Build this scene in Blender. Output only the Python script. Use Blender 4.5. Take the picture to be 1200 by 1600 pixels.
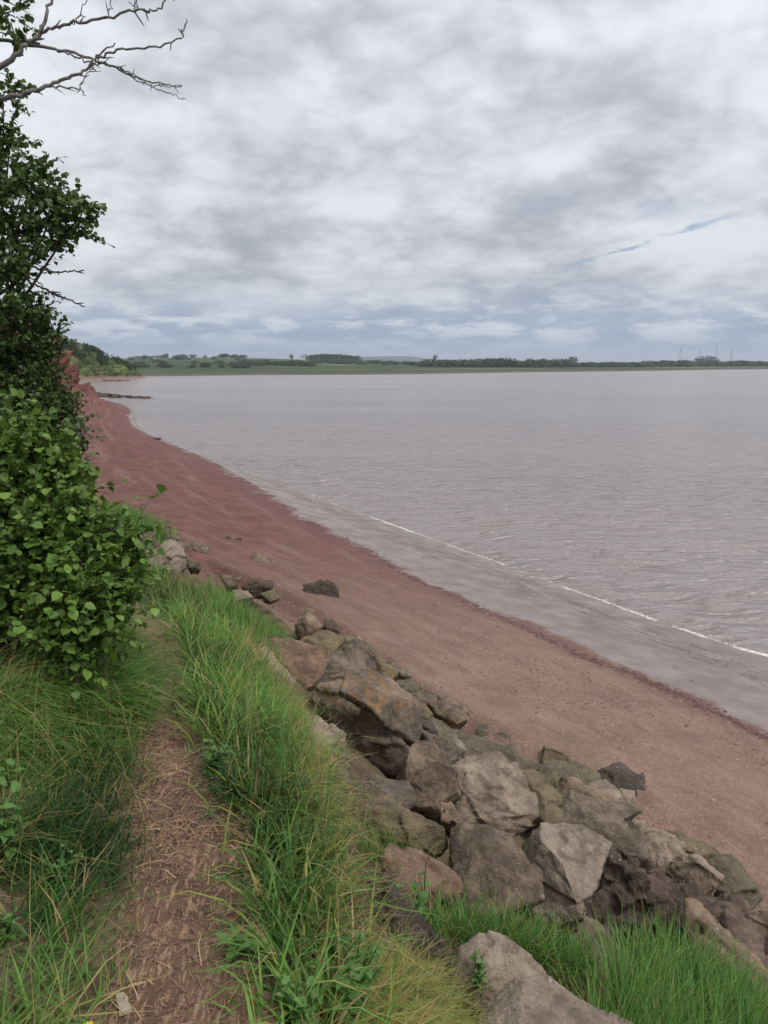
import bpy, bmesh, math, random
import numpy as np
from mathutils import Vector
from mathutils.bvhtree import BVHTree

random.seed(7)
rng = np.random.default_rng(7)
R = math.radians
scene = bpy.context.scene
for o in list(bpy.data.objects):
    bpy.data.objects.remove(o, do_unlink=True)
COL = scene.collection

# ------------------------------------------------------------------ camera
CAM_Z = 5.6
PITCH = math.atan(232 / 1200)
cam_data = bpy.data.cameras.new('camera')
cam_data.sensor_fit = 'HORIZONTAL'
cam_data.sensor_width = 36.0
cam_data.lens = 36.0
cam_data.clip_start = 0.05
cam_data.clip_end = 20000
cam = bpy.data.objects.new('camera', cam_data)
COL.objects.link(cam)
cam.location = (0, 0, CAM_Z)
cam.rotation_euler = (math.pi / 2 - PITCH, 0, 0)
scene.camera = cam

# ------------------------------------------------------------------ node helpers
def node(nt, kind, inputs=None, **props):
    n = nt.nodes.new(kind)
    for k, v in props.items():
        setattr(n, k, v)
    for k, v in (inputs or {}).items():
        s = n.inputs[k]
        if isinstance(v, bpy.types.NodeSocket):
            nt.links.new(v, s)
        else:
            s.default_value = v
    return n

def mth(nt, op, a, b=None, c=None, clamp=False):
    n = node(nt, 'ShaderNodeMath', operation=op, use_clamp=clamp)
    for i, v in enumerate((a, b, c)):
        if v is None:
            continue
        if isinstance(v, bpy.types.NodeSocket):
            nt.links.new(v, n.inputs[i])
        else:
            n.inputs[i].default_value = v
    return n.outputs[0]

def mix(nt, fac, a, b, blend='MIX'):
    n = node(nt, 'ShaderNodeMix', data_type='RGBA', blend_type=blend)
    for i, v in ((0, fac), (6, a), (7, b)):
        if isinstance(v, bpy.types.NodeSocket):
            nt.links.new(v, n.inputs[i])
        else:
            n.inputs[i].default_value = v if i == 0 else (tuple(v) + (1,))[:4]
    return n.outputs[2]

def smooth(nt, x, lo, hi, a=0.0, b=1.0):
    n = node(nt, 'ShaderNodeMapRange', {0: x, 1: lo, 2: hi, 3: a, 4: b}, interpolation_type='SMOOTHSTEP')
    return n.outputs[0]

def noise(nt, vec, scale, detail=6, rough=0.55, dist=0.0, dim='3D'):
    n = node(nt, 'ShaderNodeTexNoise', {'Vector': vec, 'Scale': scale, 'Detail': detail, 'Roughness': rough, 'Distortion': dist}, noise_dimensions=dim)
    return n.outputs[0]

def xyz(nt, x, y, z=0.0):
    return node(nt, 'ShaderNodeCombineXYZ', {0: x, 1: y, 2: z}).outputs[0]

# ------------------------------------------------------------------ sky and sun
SUN_AZ = R(128)      # from +Y towards +X
SUN_EL = R(57)
world = bpy.data.worlds.new('World')
scene.world = world
world.use_nodes = True
wn = world.node_tree
wn.nodes.clear()
sky = node(wn, 'ShaderNodeTexSky', sky_type='NISHITA', sun_disc=False, sun_elevation=SUN_EL, sun_rotation=SUN_AZ)
tc = node(wn, 'ShaderNodeTexCoord')
sep = node(wn, 'ShaderNodeSeparateXYZ', {0: tc.outputs['Generated']})
dx_, dy_, dz_ = sep.outputs
zz = mth(wn, 'MAXIMUM', dz_, 0.0)
den = mth(wn, 'ADD', zz, 0.35)
px_ = mth(wn, 'DIVIDE', dx_, den)
py_ = mth(wn, 'DIVIDE', dy_, den)
pv = xyz(wn, px_, py_, 0.0)
big = noise(wn, pv, 1.7, 4, 0.5, 0.2)
mid = noise(wn, xyz(wn, px_, mth(wn, 'MULTIPLY', py_, 1.05), 3.1), 4.2, 8, 0.56, 0.1)
fine = noise(wn, xyz(wn, px_, py_, 9.7), 15.0, 6, 0.58, 0.2)
bil = mth(wn, 'ABSOLUTE', mth(wn, 'SUBTRACT', mth(wn, 'MULTIPLY', noise(wn, xyz(wn, px_, mth(wn, 'MULTIPLY', py_, 1.1), 21.0), 5.2, 6, 0.5, 0.1), 2.0), 1.0))
val = mth(wn, 'ADD', mth(wn, 'MULTIPLY', big, 0.50), mth(wn, 'ADD', mth(wn, 'MULTIPLY', mid, 0.37), mth(wn, 'ADD', mth(wn, 'MULTIPLY', fine, 0.10), mth(wn, 'MULTIPLY', bil, 0.20))))
lum = smooth(wn, val, 0.37, 0.62)
cloud0 = mix(wn, lum, (0.385, 0.415, 0.465), (0.735, 0.76, 0.805))
# an overcast deck brightens towards the zenith
cie = mth(wn, 'ADD', 0.90, mth(wn, 'MULTIPLY', zz, 0.62))
cloud = node(wn, 'ShaderNodeVectorMath', {0: cloud0, 1: xyz(wn, cie, cie, cie)}, operation='MULTIPLY').outputs[0]
# blue gaps where the deck is thin
gapn = noise(wn, xyz(wn, mth(wn, 'MULTIPLY', px_, 0.55), mth(wn, 'MULTIPLY', py_, 1.2), 17.3), 2.6, 6, 0.5, 0.4)
gap = smooth(wn, gapn, 0.66, 0.74)
# one long narrow rift
ax, ay, bx, by = RIFT = (0.484, 2.086, 0.756, 1.773)
tx, ty = bx - ax, by - ay
tl = math.hypot(tx, ty)
tx, ty = tx / tl, ty / tl
wob = mth(wn, 'MULTIPLY', mth(wn, 'SUBTRACT', noise(wn, pv, 5.0, 4, 0.6), 0.5), 0.10)
rx = mth(wn, 'SUBTRACT', px_, ax)
ry = mth(wn, 'SUBTRACT', py_, ay)
al = mth(wn, 'ADD', mth(wn, 'MULTIPLY', rx, tx), mth(wn, 'MULTIPLY', ry, ty))
ac = mth(wn, 'ADD', mth(wn, 'ADD', mth(wn, 'MULTIPLY', rx, -ty), mth(wn, 'MULTIPLY', ry, tx)), wob)
wid = mth(wn, 'MULTIPLY', noise(wn, xyz(wn, al, 0.0, 4.0), 3.2, 3, 0.6), 0.030)
rift = mth(wn, 'MULTIPLY', smooth(wn, mth(wn, 'ABSOLUTE', ac), mth(wn, 'MULTIPLY', wid, 0.95), mth(wn, 'MULTIPLY', wid, 0.30)),
           mth(wn, 'MULTIPLY', smooth(wn, al, -0.08, 0.12), smooth(wn, al, tl + 0.1, tl - 0.15)))
# low band: bluish distance with pale cumulus tops
low = smooth(wn, mth(wn, 'ADD', dz_, mth(wn, 'MULTIPLY', mth(wn, 'SUBTRACT', big, 0.5), 0.07)), 0.125, 0.03)
az = mth(wn, 'ARCTAN2', dx_, dy_)
cum = noise(wn, xyz(wn, mth(wn, 'MULTIPLY', az, 9.0), mth(wn, 'MULTIPLY', dz_, 36.0), 2.0), 1.7, 8, 0.62, 0.3)
cumf = mth(wn, 'MULTIPLY', smooth(wn, cum, 0.42, 0.64), smooth(wn, dz_, 0.004, 0.05))
lowc = mix(wn, cumf, (0.30, 0.385, 0.52), (0.60, 0.655, 0.73))
c1 = mix(wn, mth(wn, 'MULTIPLY', low, 0.88), cloud, lowc)
skyblue = mix(wn, 1.0, sky.outputs[0], (0.9, 0.9, 0.9), 'MULTIPLY')
cl10 = node(wn, 'ShaderNodeVectorMath', {0: c1, 1: (10, 10, 10)}, operation='MULTIPLY').outputs[0]
gapf = mth(wn, 'MAXIMUM', mth(wn, 'MULTIPLY', gap, 0.25), mth(wn, 'MULTIPLY', rift, mth(wn, 'MULTIPLY', smooth(wn, noise(wn, pv, 6.0, 4, 0.6), 0.34, 0.52), 0.85)))
gapc = mix(wn, gapf, cl10, mix(wn, 0.55, (2.3, 3.7, 6.4), skyblue))
bgn = node(wn, 'ShaderNodeBackground', {'Color': gapc, 'Strength': 0.060})
wo = node(wn, 'ShaderNodeOutputWorld', {0: bgn.outputs[0]})

sun_d = bpy.data.lights.new('sun', 'SUN')
sun_d.energy = 1.5
sun_d.angle = R(24)
sun_d.color = (1.0, 0.96, 0.9)
sun = bpy.data.objects.new('sun', sun_d)
COL.objects.link(sun)
sdir = Vector((math.sin(SUN_AZ) * math.cos(SUN_EL), math.cos(SUN_AZ) * math.cos(SUN_EL), math.sin(SUN_EL)))
sun.rotation_euler = (-sdir).to_track_quat('-Z', 'Y').to_euler()

vs = scene.view_settings
scene.display_settings.display_device = 'sRGB'
vs.view_transform = 'Standard'
vs.look = 'None'
vs.exposure = 0.82
vs.gamma = 1.0
vs.use_curve_mapping = False
scene.cycles.max_bounces = 6
scene.cycles.diffuse_bounces = 2
scene.cycles.glossy_bounces = 3
scene.cycles.transmission_bounces = 3
scene.cycles.volume_bounces = 0
scene.cycles.use_denoising = True

# ------------------------------------------------------------------ numeric helpers
def _hash(ix, iy, iz, seed):
    h = (ix.astype(np.int64) * 374761393 + iy.astype(np.int64) * 668265263 + iz.astype(np.int64) * 2147483647 + seed * 974634777) & 0xFFFFFFFF
    h = ((h ^ (h >> 13)) * 1274126177) & 0xFFFFFFFF
    h = h ^ (h >> 16)
    return (h & 0xFFFF) / 65535.0 * 2 - 1

def vnoise(p, seed=0):
    p = np.asarray(p, float)
    i = np.floor(p)
    f = p - i
    f = f * f * f * (f * (f * 6 - 15) + 10)
    i = i.astype(np.int64)
    out = 0
    for a in (0, 1):
        wa = f[:, 0] if a else 1 - f[:, 0]
        for b in (0, 1):
            wb = f[:, 1] if b else 1 - f[:, 1]
            for c in (0, 1):
                wc = f[:, 2] if c else 1 - f[:, 2]
                out = out + wa * wb * wc * _hash(i[:, 0] + a, i[:, 1] + b, i[:, 2] + c, seed)
    return out

def fbm(p, octaves=4, gain=0.5, seed=0):
    p = np.asarray(p, float)
    s = 0
    a = 1.0
    for k in range(octaves):
        s = s + a * vnoise(p, seed + k)
        p = p * 2.03 + 13.7
        a *= gain
    return s

FWD = np.array([0, math.cos(PITCH), -math.sin(PITCH)])
UPV = np.array([0, math.sin(PITCH), math.cos(PITCH)])
RGT = np.array([1.0, 0, 0])
EYE = np.array([0, 0, CAM_Z])

def ray(u, v):
    """sight line of the photograph through the standing point, for surveying where things stand"""
    return FWD + (u - 600) / 1200 * RGT + (800 - v) / 1200 * UPV

def pt(u, v, depth):
    return EYE + ray(u, v) * depth

def mesh_obj(name, verts, faces, mat=None, parent=None, smooth_=False, attrs=None):
    me = bpy.data.meshes.new(name)
    if isinstance(faces, np.ndarray):
        nv = faces.shape[1]
        me.vertices.add(len(verts))
        me.vertices.foreach_set('co', np.ascontiguousarray(verts, np.float32).ravel())
        me.loops.add(faces.size)
        me.loops.foreach_set('vertex_index', np.ascontiguousarray(faces, np.int32).ravel())
        me.polygons.add(len(faces))
        me.polygons.foreach_set('loop_start', np.arange(0, faces.size, nv, dtype=np.int32))
        me.update(calc_edges=True)
    else:
        me.from_pydata([tuple(map(float, v)) for v in verts], [], [tuple(f) for f in faces])
    for k, arr in (attrs or {}).items():
        a = me.attributes.new(k, 'FLOAT', 'POINT')
        a.data.foreach_set('value', np.ascontiguousarray(arr, np.float32))
    if smooth_:
        me.polygons.foreach_set('use_smooth', np.ones(len(me.polygons), bool))
    me.update()
    o = bpy.data.objects.new(name, me)
    COL.objects.link(o)
    if mat:
        me.materials.append(mat)
    if parent:
        o.parent = parent
    return o

def tag(o, label=None, cat=None, group=None, kind=None):
    if label:
        o['label'] = label
    if cat:
        o['category'] = cat
    if group:
        o['group'] = group
    if kind:
        o['kind'] = kind
    return o

def empty(name, loc=(0, 0, 0)):
    o = bpy.data.objects.new(name, None)
    o.empty_display_size = 0.1
    o.location = tuple(map(float, loc))
    COL.objects.link(o)
    return o

class MB:
    """collects pieces into one mesh"""
    def __init__(self):
        self.v = []
        self.f = []
        self.n = 0
    def add(self, v, f):
        v = np.asarray(v, float)
        self.v.append(v)
        self.f.extend([tuple(int(i) + self.n for i in q) for q in f])
        self.n += len(v)
    def tube(self, pts, rad, sides=6):
        pts = np.asarray(pts, float)
        n = len(pts)
        rad = np.broadcast_to(np.asarray(rad, float), (n,))
        t = np.gradient(pts, axis=0)
        t /= np.linalg.norm(t, axis=1)[:, None] + 1e-9
        ref = np.array([0.31, 0.47, 0.83])
        a = np.cross(t, ref)
        a /= np.linalg.norm(a, axis=1)[:, None] + 1e-9
        b = np.cross(t, a)
        ang = np.arange(sides) / sides * 2 * math.pi
        ring = (a[:, None] * np.cos(ang)[None, :, None] + b[:, None] * np.sin(ang)[None, :, None]) * rad[:, None, None] + pts[:, None]
        f = []
        for i in range(n - 1):
            for k in range(sides):
                k2 = (k + 1) % sides
                f.append((i * sides + k, i * sides + k2, (i + 1) * sides + k2, (i + 1) * sides + k))
        f.append(tuple(range(sides))[::-1])
        f.append(tuple((n - 1) * sides + k for k in range(sides)))
        self.add(ring.reshape(-1, 3), f)
    def build(self, name, mat, parent=None, smooth_=True, origin=None):
        v = np.concatenate(self.v)
        if origin is not None:
            v = v - np.asarray(origin)
        return mesh_obj(name, v, self.f, mat, parent, smooth_)

def curve(pts, n=12):
    """smooth open curve through points"""
    p = np.asarray(pts, float)
    p = np.vstack([2 * p[0] - p[1], p, 2 * p[-1] - p[-2]])
    out = []
    for i in range(1, len(p) - 2):
        t = np.linspace(0, 1, n, endpoint=False)[:, None]
        a, b, c, d = p[i - 1], p[i], p[i + 1], p[i + 2]
        out.append(0.5 * (2 * b + (c - a) * t + (2 * a - 5 * b + 4 * c - d) * t ** 2 + (3 * b - a - 3 * c + d) * t ** 3))
    out.append(p[-2][None])
    return np.vstack(out)

# ------------------------------------------------------------------ materials
def new_mat(name):
    m = bpy.data.materials.new(name)
    m.use_nodes = True
    nt = m.node_tree
    nt.nodes.clear()
    out = node(nt, 'ShaderNodeOutputMaterial')
    return m, nt, out

def principled(nt, out, color, rough=0.8, normal=None, spec=0.4, **kw):
    d = {'Base Color': color if isinstance(color, bpy.types.NodeSocket) else tuple(color) + (1,), 'Roughness': rough, 'Specular IOR Level': spec}
    d.update(kw)
    b = node(nt, 'ShaderNodeBsdfPrincipled', d)
    if normal is not None:
        nt.links.new(normal, b.inputs['Normal'])
    nt.links.new(b.outputs[0], out.inputs[0])
    return b

def bump(nt, h, strength=0.5, dist=0.02, normal=None):
    d = {'Height': h, 'Strength': strength, 'Distance': dist}
    if normal is not None:
        d['Normal'] = normal
    return node(nt, 'ShaderNodeBump', d).outputs[0]

def objco(nt):
    return node(nt, 'ShaderNodeTexCoord').outputs['Object']

def attr(nt, name):
    return node(nt, 'ShaderNodeAttribute', attribute_name=name).outputs['Fac']

def geo_pos(nt):
    return node(nt, 'ShaderNodeNewGeometry').outputs['Position']

def voro(nt, vec, scale, feature='F1', out='Distance', rnd=1.0):
    return node(nt, 'ShaderNodeTexVoronoi', {'Vector': vec, 'Scale': scale, 'Randomness': rnd}, feature=feature).outputs[out]

def soil_mat():
    m, nt, out = new_mat('bank_soil')
    p = geo_pos(nt)
    n1 = noise(nt, p, 5, 8, 0.6)
    n2 = noise(nt, p, 40, 5, 0.6)
    c = mix(nt, smooth(nt, n1, 0.35, 0.65), (0.07, 0.045, 0.03), (0.15, 0.105, 0.065))
    c = mix(nt, smooth(nt, n2, 0.5, 0.62), c, (0.05, 0.055, 0.022))
    principled(nt, out, c, 0.95, bump(nt, n2, 0.6, 0.02), 0.2)
    return m

def path_mat():
    m, nt, out = new_mat('trodden_earth')
    p = geo_pos(nt)
    n1 = noise(nt, p, 3.2, 6, 0.6)
    st = node(nt, 'ShaderNodeMapping', {'Vector': p, 'Rotation': (0, 0, 0.5), 'Scale': (60, 14, 30)}).outputs[0]
    st2 = node(nt, 'ShaderNodeMapping', {'Vector': p, 'Rotation': (0, 0, -0.7), 'Scale': (70, 15, 30)}).outputs[0]
    n2 = noise(nt, st, 1.0, 4, 0.6)
    n3 = noise(nt, st2, 1.0, 4, 0.6)
    f = mth(nt, 'MAXIMUM', n2, n3)
    c = mix(nt, smooth(nt, n1, 0.4, 0.62), (0.125, 0.074, 0.048), (0.080, 0.046, 0.031))
    c = mix(nt, smooth(nt, f, 0.54, 0.66), c, (0.25, 0.16, 0.105))
    c = mix(nt, smooth(nt, noise(nt, p, 55, 3, 0.6), 0.62, 0.7), c, (0.06, 0.035, 0.028))
    principled(nt, out, c, 0.92, bump(nt, mth(nt, 'ADD', f, noise(nt, p, 22, 5, 0.6)), 0.7, 0.012), 0.25)
    return m

def beach_mat():
    m, nt, out = new_mat('red_beach')
    p = geo_pos(nt)
    t = attr(nt, 'across')          # 0 rocks, 1 tide line, 2 water
    s = attr(nt, 'along')           # station number
    nl = noise(nt, p, 0.55, 6, 0.55)
    tw = mth(nt, 'ADD', t, mth(nt, 'MULTIPLY', mth(nt, 'SUBTRACT', nl, 0.5), 0.30))
    n1 = noise(nt, p, 1.6, 7, 0.6)
    n2 = noise(nt, p, 9, 6, 0.62)
    n3 = noise(nt, p, 60, 4, 0.6)
    peb = voro(nt, p, 42, 'F1')
    pebc = node(nt, 'ShaderNodeTexVoronoi', {'Vector': p, 'Scale': 42.0}).outputs['Color']
    pebv = node(nt, 'ShaderNodeSeparateColor', {0: pebc}).outputs[0]
    # sandy mud near, red marl shingle farther along
    tan = mix(nt, smooth(nt, n1, 0.35, 0.65), (0.168, 0.104, 0.074), (0.232, 0.151, 0.109))
    red = mix(nt, smooth(nt, n1, 0.35, 0.68), (0.098, 0.031, 0.027), (0.160, 0.058, 0.048))
    redf = smooth(nt, mth(nt, 'ADD', s, mth(nt, 'MULTIPLY', mth(nt, 'SUBTRACT', n1, 0.5), 3.5)), 6.0, 10.0)
    redf = mth(nt, 'MULTIPLY', redf, smooth(nt, s, 19.5, 17.5, 0.1, 1.0))
    redf = mth(nt, 'MAXIMUM', redf, mth(nt, 'MULTIPLY', smooth(nt, n1, 0.52, 0.68), 0.30))
    c = mix(nt, redf, tan, red)
    # pale dry scatter and dark chips
    c = mix(nt, mth(nt, 'MULTIPLY', smooth(nt, n2, 0.54, 0.66), 0.30), c, mix(nt, 0.6, c, (0.30, 0.21, 0.17)))
    c = mix(nt, mth(nt, 'MULTIPLY', smooth(nt, pebv, 0.78, 0.83), 0.30), c, (0.12, 0.06, 0.05))
    c = mix(nt, mth(nt, 'MULTIPLY', smooth(nt, pebv, 0.14, 0.08), 0.12), c, (0.46, 0.36, 0.32))
    stv = xyz(nt, mth(nt, 'MULTIPLY', s, 1.3), mth(nt, 'MULTIPLY', t, 13.0), 0.0)
    stn = noise(nt, stv, 1.0, 6, 0.62, 0.3)
    c = mix(nt, mth(nt, 'MULTIPLY', smooth(nt, stn, 0.50, 0.66), 0.5), c, mix(nt, 0.4, c, (0.32, 0.225, 0.185)))
    c = mix(nt, mth(nt, 'MULTIPLY', smooth(nt, stn, 0.44, 0.30), 0.45), c, mix(nt, 0.7, c, (0.075, 0.030, 0.028)))
    # wrack band of dark shingle along the tide line
    ed = mth(nt, 'ABSOLUTE', mth(nt, 'SUBTRACT', tw, 0.93))
    wr = mth(nt, 'MULTIPLY', smooth(nt, ed, 0.16, 0.02), smooth(nt, n2, 0.36, 0.58))
    c = mix(nt, mth(nt, 'MULTIPLY', wr, 0.8), c, (0.12, 0.055, 0.052))
    # wet mud below it
    wet = smooth(nt, mth(nt, 'ADD', t, mth(nt, 'ADD', mth(nt, 'MULTIPLY', mth(nt, 'SUBTRACT', nl, 0.5), 0.30), mth(nt, 'MULTIPLY', mth(nt, 'SUBTRACT', n1, 0.5), 0.22))), 0.95, 1.03)
    mud = mix(nt, smooth(nt, n1, 0.3, 0.7), (0.160, 0.124, 0.113), (0.225, 0.178, 0.165))
    e2 = mth(nt, 'ABSOLUTE', mth(nt, 'SUBTRACT', tw, 1.62))
    grit = mth(nt, 'MULTIPLY', smooth(nt, e2, 0.30, 0.05), mth(nt, 'MULTIPLY', smooth(nt, noise(nt, p, 14, 5, 0.7), 0.42, 0.62), smooth(nt, noise(nt, xyz(nt, mth(nt, 'MULTIPLY', s, 2.2), mth(nt, 'MULTIPLY', t, 22.0), 3.0), 1.0, 5, 0.6), 0.44, 0.6)))
    mud = mix(nt, mth(nt, 'MULTIPLY', grit, 0.8), mud, (0.085, 0.065, 0.06))
    swash = smooth(nt, t, 1.90, 1.97)
    mud = mix(nt, swash, mud, (0.17, 0.125, 0.11))
    c = mix(nt, wet, c, mud)
    rough = mth(nt, 'SUBTRACT', 0.88, mth(nt, 'MULTIPLY', wet, mth(nt, 'SUBTRACT', mth(nt, 'ADD', 0.26, mth(nt, 'MULTIPLY', smooth(nt, n1, 0.35, 0.65), 0.24)), mth(nt, 'MULTIPLY', grit, 0.3))))
    rough = mth(nt, 'SUBTRACT', rough, mth(nt, 'MULTIPLY', swash, 0.18))
    crk = voro(nt, node(nt, 'ShaderNodeVectorMath', {0: p, 1: node(nt, 'ShaderNodeTexNoise', {'Vector': p, 'Scale': 3.0}).outputs['Color']}, operation='ADD').outputs[0], 3.0, 'DISTANCE_TO_EDGE')
    dryc = mth(nt, 'MULTIPLY', smooth(nt, crk, 0.05, 0.0), smooth(nt, t, 0.42, 0.1))
    h = mth(nt, 'ADD', mth(nt, 'MULTIPLY', n2, 1.0), mth(nt, 'ADD', mth(nt, 'MULTIPLY', n3, 0.35), mth(nt, 'MULTIPLY', peb, -0.35)))
    h = mth(nt, 'SUBTRACT', h, mth(nt, 'MULTIPLY', dryc, 0.18))
    hs = mth(nt, 'MULTIPLY', h, mth(nt, 'SUBTRACT', 1.0, mth(nt, 'MULTIPLY', wet, mth(nt, 'SUBTRACT', 0.75, mth(nt, 'MULTIPLY', grit, 0.6)))))
    principled(nt, out, c, rough, bump(nt, hs, 0.9, 0.035), 0.45)
    return m

def cliff_mat():
    m, nt, out = new_mat('red_marl_cliff')
    p = geo_pos(nt)
    st = node(nt, 'ShaderNodeMapping', {'Vector': p, 'Scale': (0.35, 0.35, 1.6)}).outputs[0]
    n1 = noise(nt, st, 1.0, 7, 0.6)
    n2 = noise(nt, p, 1.3, 8, 0.65)
    c = mix(nt, smooth(nt, n1, 0.35, 0.65), (0.135, 0.046, 0.034), (0.215, 0.082, 0.06))
    c = mix(nt, smooth(nt, n2, 0.55, 0.64), c, (0.10, 0.09, 0.045))
    principled(nt, out, c, 0.95, bump(nt, mth(nt, 'ADD', n1, n2), 1.0, 0.6), 0.2)
    return m

def grassland_mat(name, a, b, scale):
    m, nt, out = new_mat(name)
    p = geo_pos(nt)
    n1 = noise(nt, p, scale, 8, 0.62)
    n2 = noise(nt, p, scale * 7, 5, 0.6)
    c = mix(nt, smooth(nt, mth(nt, 'ADD', mth(nt, 'MULTIPLY', n1, 0.7), mth(nt, 'MULTIPLY', n2, 0.3)), 0.38, 0.62), a, b)
    principled(nt, out, c, 0.95, bump(nt, n2, 0.7, 0.4), 0.15)
    return m

def farland_mat():
    m, nt, out = new_mat('far_fields')
    p = geo_pos(nt)
    off = attr(nt, 'inland')
    cell = node(nt, 'ShaderNodeTexVoronoi', {'Vector': node(nt, 'ShaderNodeMapping', {'Vector': p, 'Scale': (1, 0.8, 0.0)}).outputs[0], 'Scale': 0.0075}).outputs['Color']
    cv = node(nt, 'ShaderNodeSeparateColor', {0: cell}).outputs[0]
    field = mix(nt, smooth(nt, cv, 0.35, 0.7), (0.034, 0.056, 0.024), (0.095, 0.128, 0.05))
    marsh = mix(nt, noise(nt, p, 0.03, 5, 0.6), (0.03, 0.045, 0.023), (0.058, 0.078, 0.036))
    mud = mix(nt, noise(nt, p, 0.12, 4, 0.6), (0.06, 0.055, 0.045), (0.13, 0.11, 0.085))
    c = mix(nt, smooth(nt, mth(nt, 'ADD', off, mth(nt, 'MULTIPLY', noise(nt, p, 0.02, 3, 0.5), 20.0)), 45.0, 75.0), marsh, field)
    c = mix(nt, smooth(nt, mth(nt, 'ADD', off, mth(nt, 'MULTIPLY', noise(nt, p, 0.05, 4, 0.5), 8.0)), 13.0, 6.0), c, mud)
    principled(nt, out, c, 0.95, None, 0.1)
    return m

def water_mat():
    m, nt, out = new_mat('silty_water')
    p = geo_pos(nt)
    a = noise(nt, node(nt, 'ShaderNodeMapping', {'Vector': p, 'Rotation': (0, 0, 0.22), 'Scale': (0.45, 1.25, 1.0)}).outputs[0], 1.1, 3, 0.5, 0.5)
    a = mth(nt, 'SUBTRACT', 1.0, mth(nt, 'ABSOLUTE', mth(nt, 'MULTIPLY', mth(nt, 'SUBTRACT', a, 0.5), 3.0)))
    b = noise(nt, node(nt, 'ShaderNodeMapping', {'Vector': p, 'Rotation': (0, 0, -0.18), 'Scale': (0.6, 1.5, 1.0)}).outputs[0], 4.2, 4, 0.6, 0.3)
    big = noise(nt, node(nt, 'ShaderNodeMapping', {'Vector': p, 'Scale': (0.3, 1.0, 1.0)}).outputs[0], 0.022, 4, 0.55)
    slick = smooth(nt, big, 0.40, 0.58, 0.6, 1.0)
    h = mth(nt, 'MULTIPLY', mth(nt, 'ADD', mth(nt, 'MULTIPLY', a, 1.0), mth(nt, 'MULTIPLY', b, 0.36)), slick)
    n = bump(nt, h, 1.0, 0.38)
    silt = noise(nt, p, 0.05, 4, 0.55)
    c = mix(nt, silt, (0.205, 0.168, 0.160), (0.25, 0.208, 0.20))
    dist = node(nt, 'ShaderNodeVectorMath', {0: p}, operation='LENGTH').outputs['Value']
    principled(nt, out, c, smooth(nt, dist, 40.0, 260.0, 0.12, 0.20), n, 0.8, IOR=1.36)
    return m

def rock_mat(name, dark, light, lichen=0.0, moss=0.0, pits=False):
    m, nt, out = new_mat(name)
    p = objco(nt)
    oi = node(nt, 'ShaderNodeObjectInfo')
    off = node(nt, 'ShaderNodeVectorMath', {0: p, 1: node(nt, 'ShaderNodeVectorMath', {0: oi.outputs['Location'], 1: (3.1, 2.7, 4.3)}, operation='MULTIPLY').outputs[0]}, operation='ADD').outputs[0]
    n1 = noise(nt, off, 3.2, 9, 0.62, 0.3)
    n2 = noise(nt, off, 16, 8, 0.68)
    n3 = noise(nt, off, 85, 4, 0.65)
    f = mth(nt, 'ADD', mth(nt, 'MULTIPLY', n1, 0.6), mth(nt, 'MULTIPLY', n2, 0.4))
    c = mix(nt, smooth(nt, f, 0.37, 0.63), dark, light)
    hv = node(nt, 'ShaderNodeHueSaturation', {'Color': c, 'Value': mth(nt, 'ADD', 0.82, mth(nt, 'MULTIPLY', oi.outputs['Random'], 0.36)), 'Saturation': mth(nt, 'ADD', 0.85, mth(nt, 'MULTIPLY', oi.outputs['Random'], 0.3))})
    c = hv.outputs[0]
    c = mix(nt, mth(nt, 'MULTIPLY', smooth(nt, n3, 0.57, 0.68), 0.5), c, (0.34, 0.285, 0.23))
    c = mix(nt, mth(nt, 'MULTIPLY', smooth(nt, n3, 0.42, 0.30), 0.7), c, (0.035, 0.026, 0.021))
    c = mix(nt, mth(nt, 'MULTIPLY', smooth(nt, noise(nt, off, 6.5, 5, 0.6), 0.52, 0.66), 0.55), c, (0.09, 0.068, 0.055))
    nz = node(nt, 'ShaderNodeSeparateXYZ', {0: node(nt, 'ShaderNodeNewGeometry').outputs['Normal']}).outputs[2]
    spots = voro(nt, off, 17, 'F1')
    pale = mth(nt, 'MULTIPLY', smooth(nt, spots, 0.20, 0.14), smooth(nt, noise(nt, off, 5, 3, 0.5), 0.55, 0.62))
    c = mix(nt, mth(nt, 'MULTIPLY', pale, 0.55), c, (0.48, 0.45, 0.38))
    if lichen:
        oz = node(nt, 'ShaderNodeSeparateXYZ', {0: p}).outputs[2]
        l = mth(nt, 'MULTIPLY', smooth(nt, oz, 0.04, 0.17), smooth(nt, noise(nt, off, 13, 7, 0.7), 0.47, 0.57))
        c = mix(nt, mth(nt, 'MULTIPLY', l, lichen), c, mix(nt, smooth(nt, n2, 0.4, 0.6), (0.17, 0.13, 0.04), (0.43, 0.17, 0.02)))
    if moss:
        g = mth(nt, 'MULTIPLY', smooth(nt, nz, -0.1, 0.6), smooth(nt, n1, 0.42, 0.58))
        c = mix(nt, mth(nt, 'MULTIPLY', g, moss), c, (0.075, 0.08, 0.03))
    crack = smooth(nt, voro(nt, node(nt, 'ShaderNodeVectorMath', {0: off, 1: node(nt, 'ShaderNodeTexNoise', {'Vector': off, 'Scale': 4.0}).outputs['Color']}, operation='ADD').outputs[0], 2.6, 'DISTANCE_TO_EDGE'), 0.03, 0.0)
    h = mth(nt, 'ADD', mth(nt, 'MULTIPLY', n2, 1.0), mth(nt, 'MULTIPLY', n3, 0.65))
    h = mth(nt, 'SUBTRACT', h, mth(nt, 'MULTIPLY', crack, 0.08))
    if pits:
        h = mth(nt, 'ADD', h, mth(nt, 'MULTIPLY', voro(nt, off, 16, 'SMOOTH_F1'), 1.4))
    principled(nt, out, c, 0.9, bump(nt, h, 1.0, 0.022), 0.25)
    return m

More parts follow.
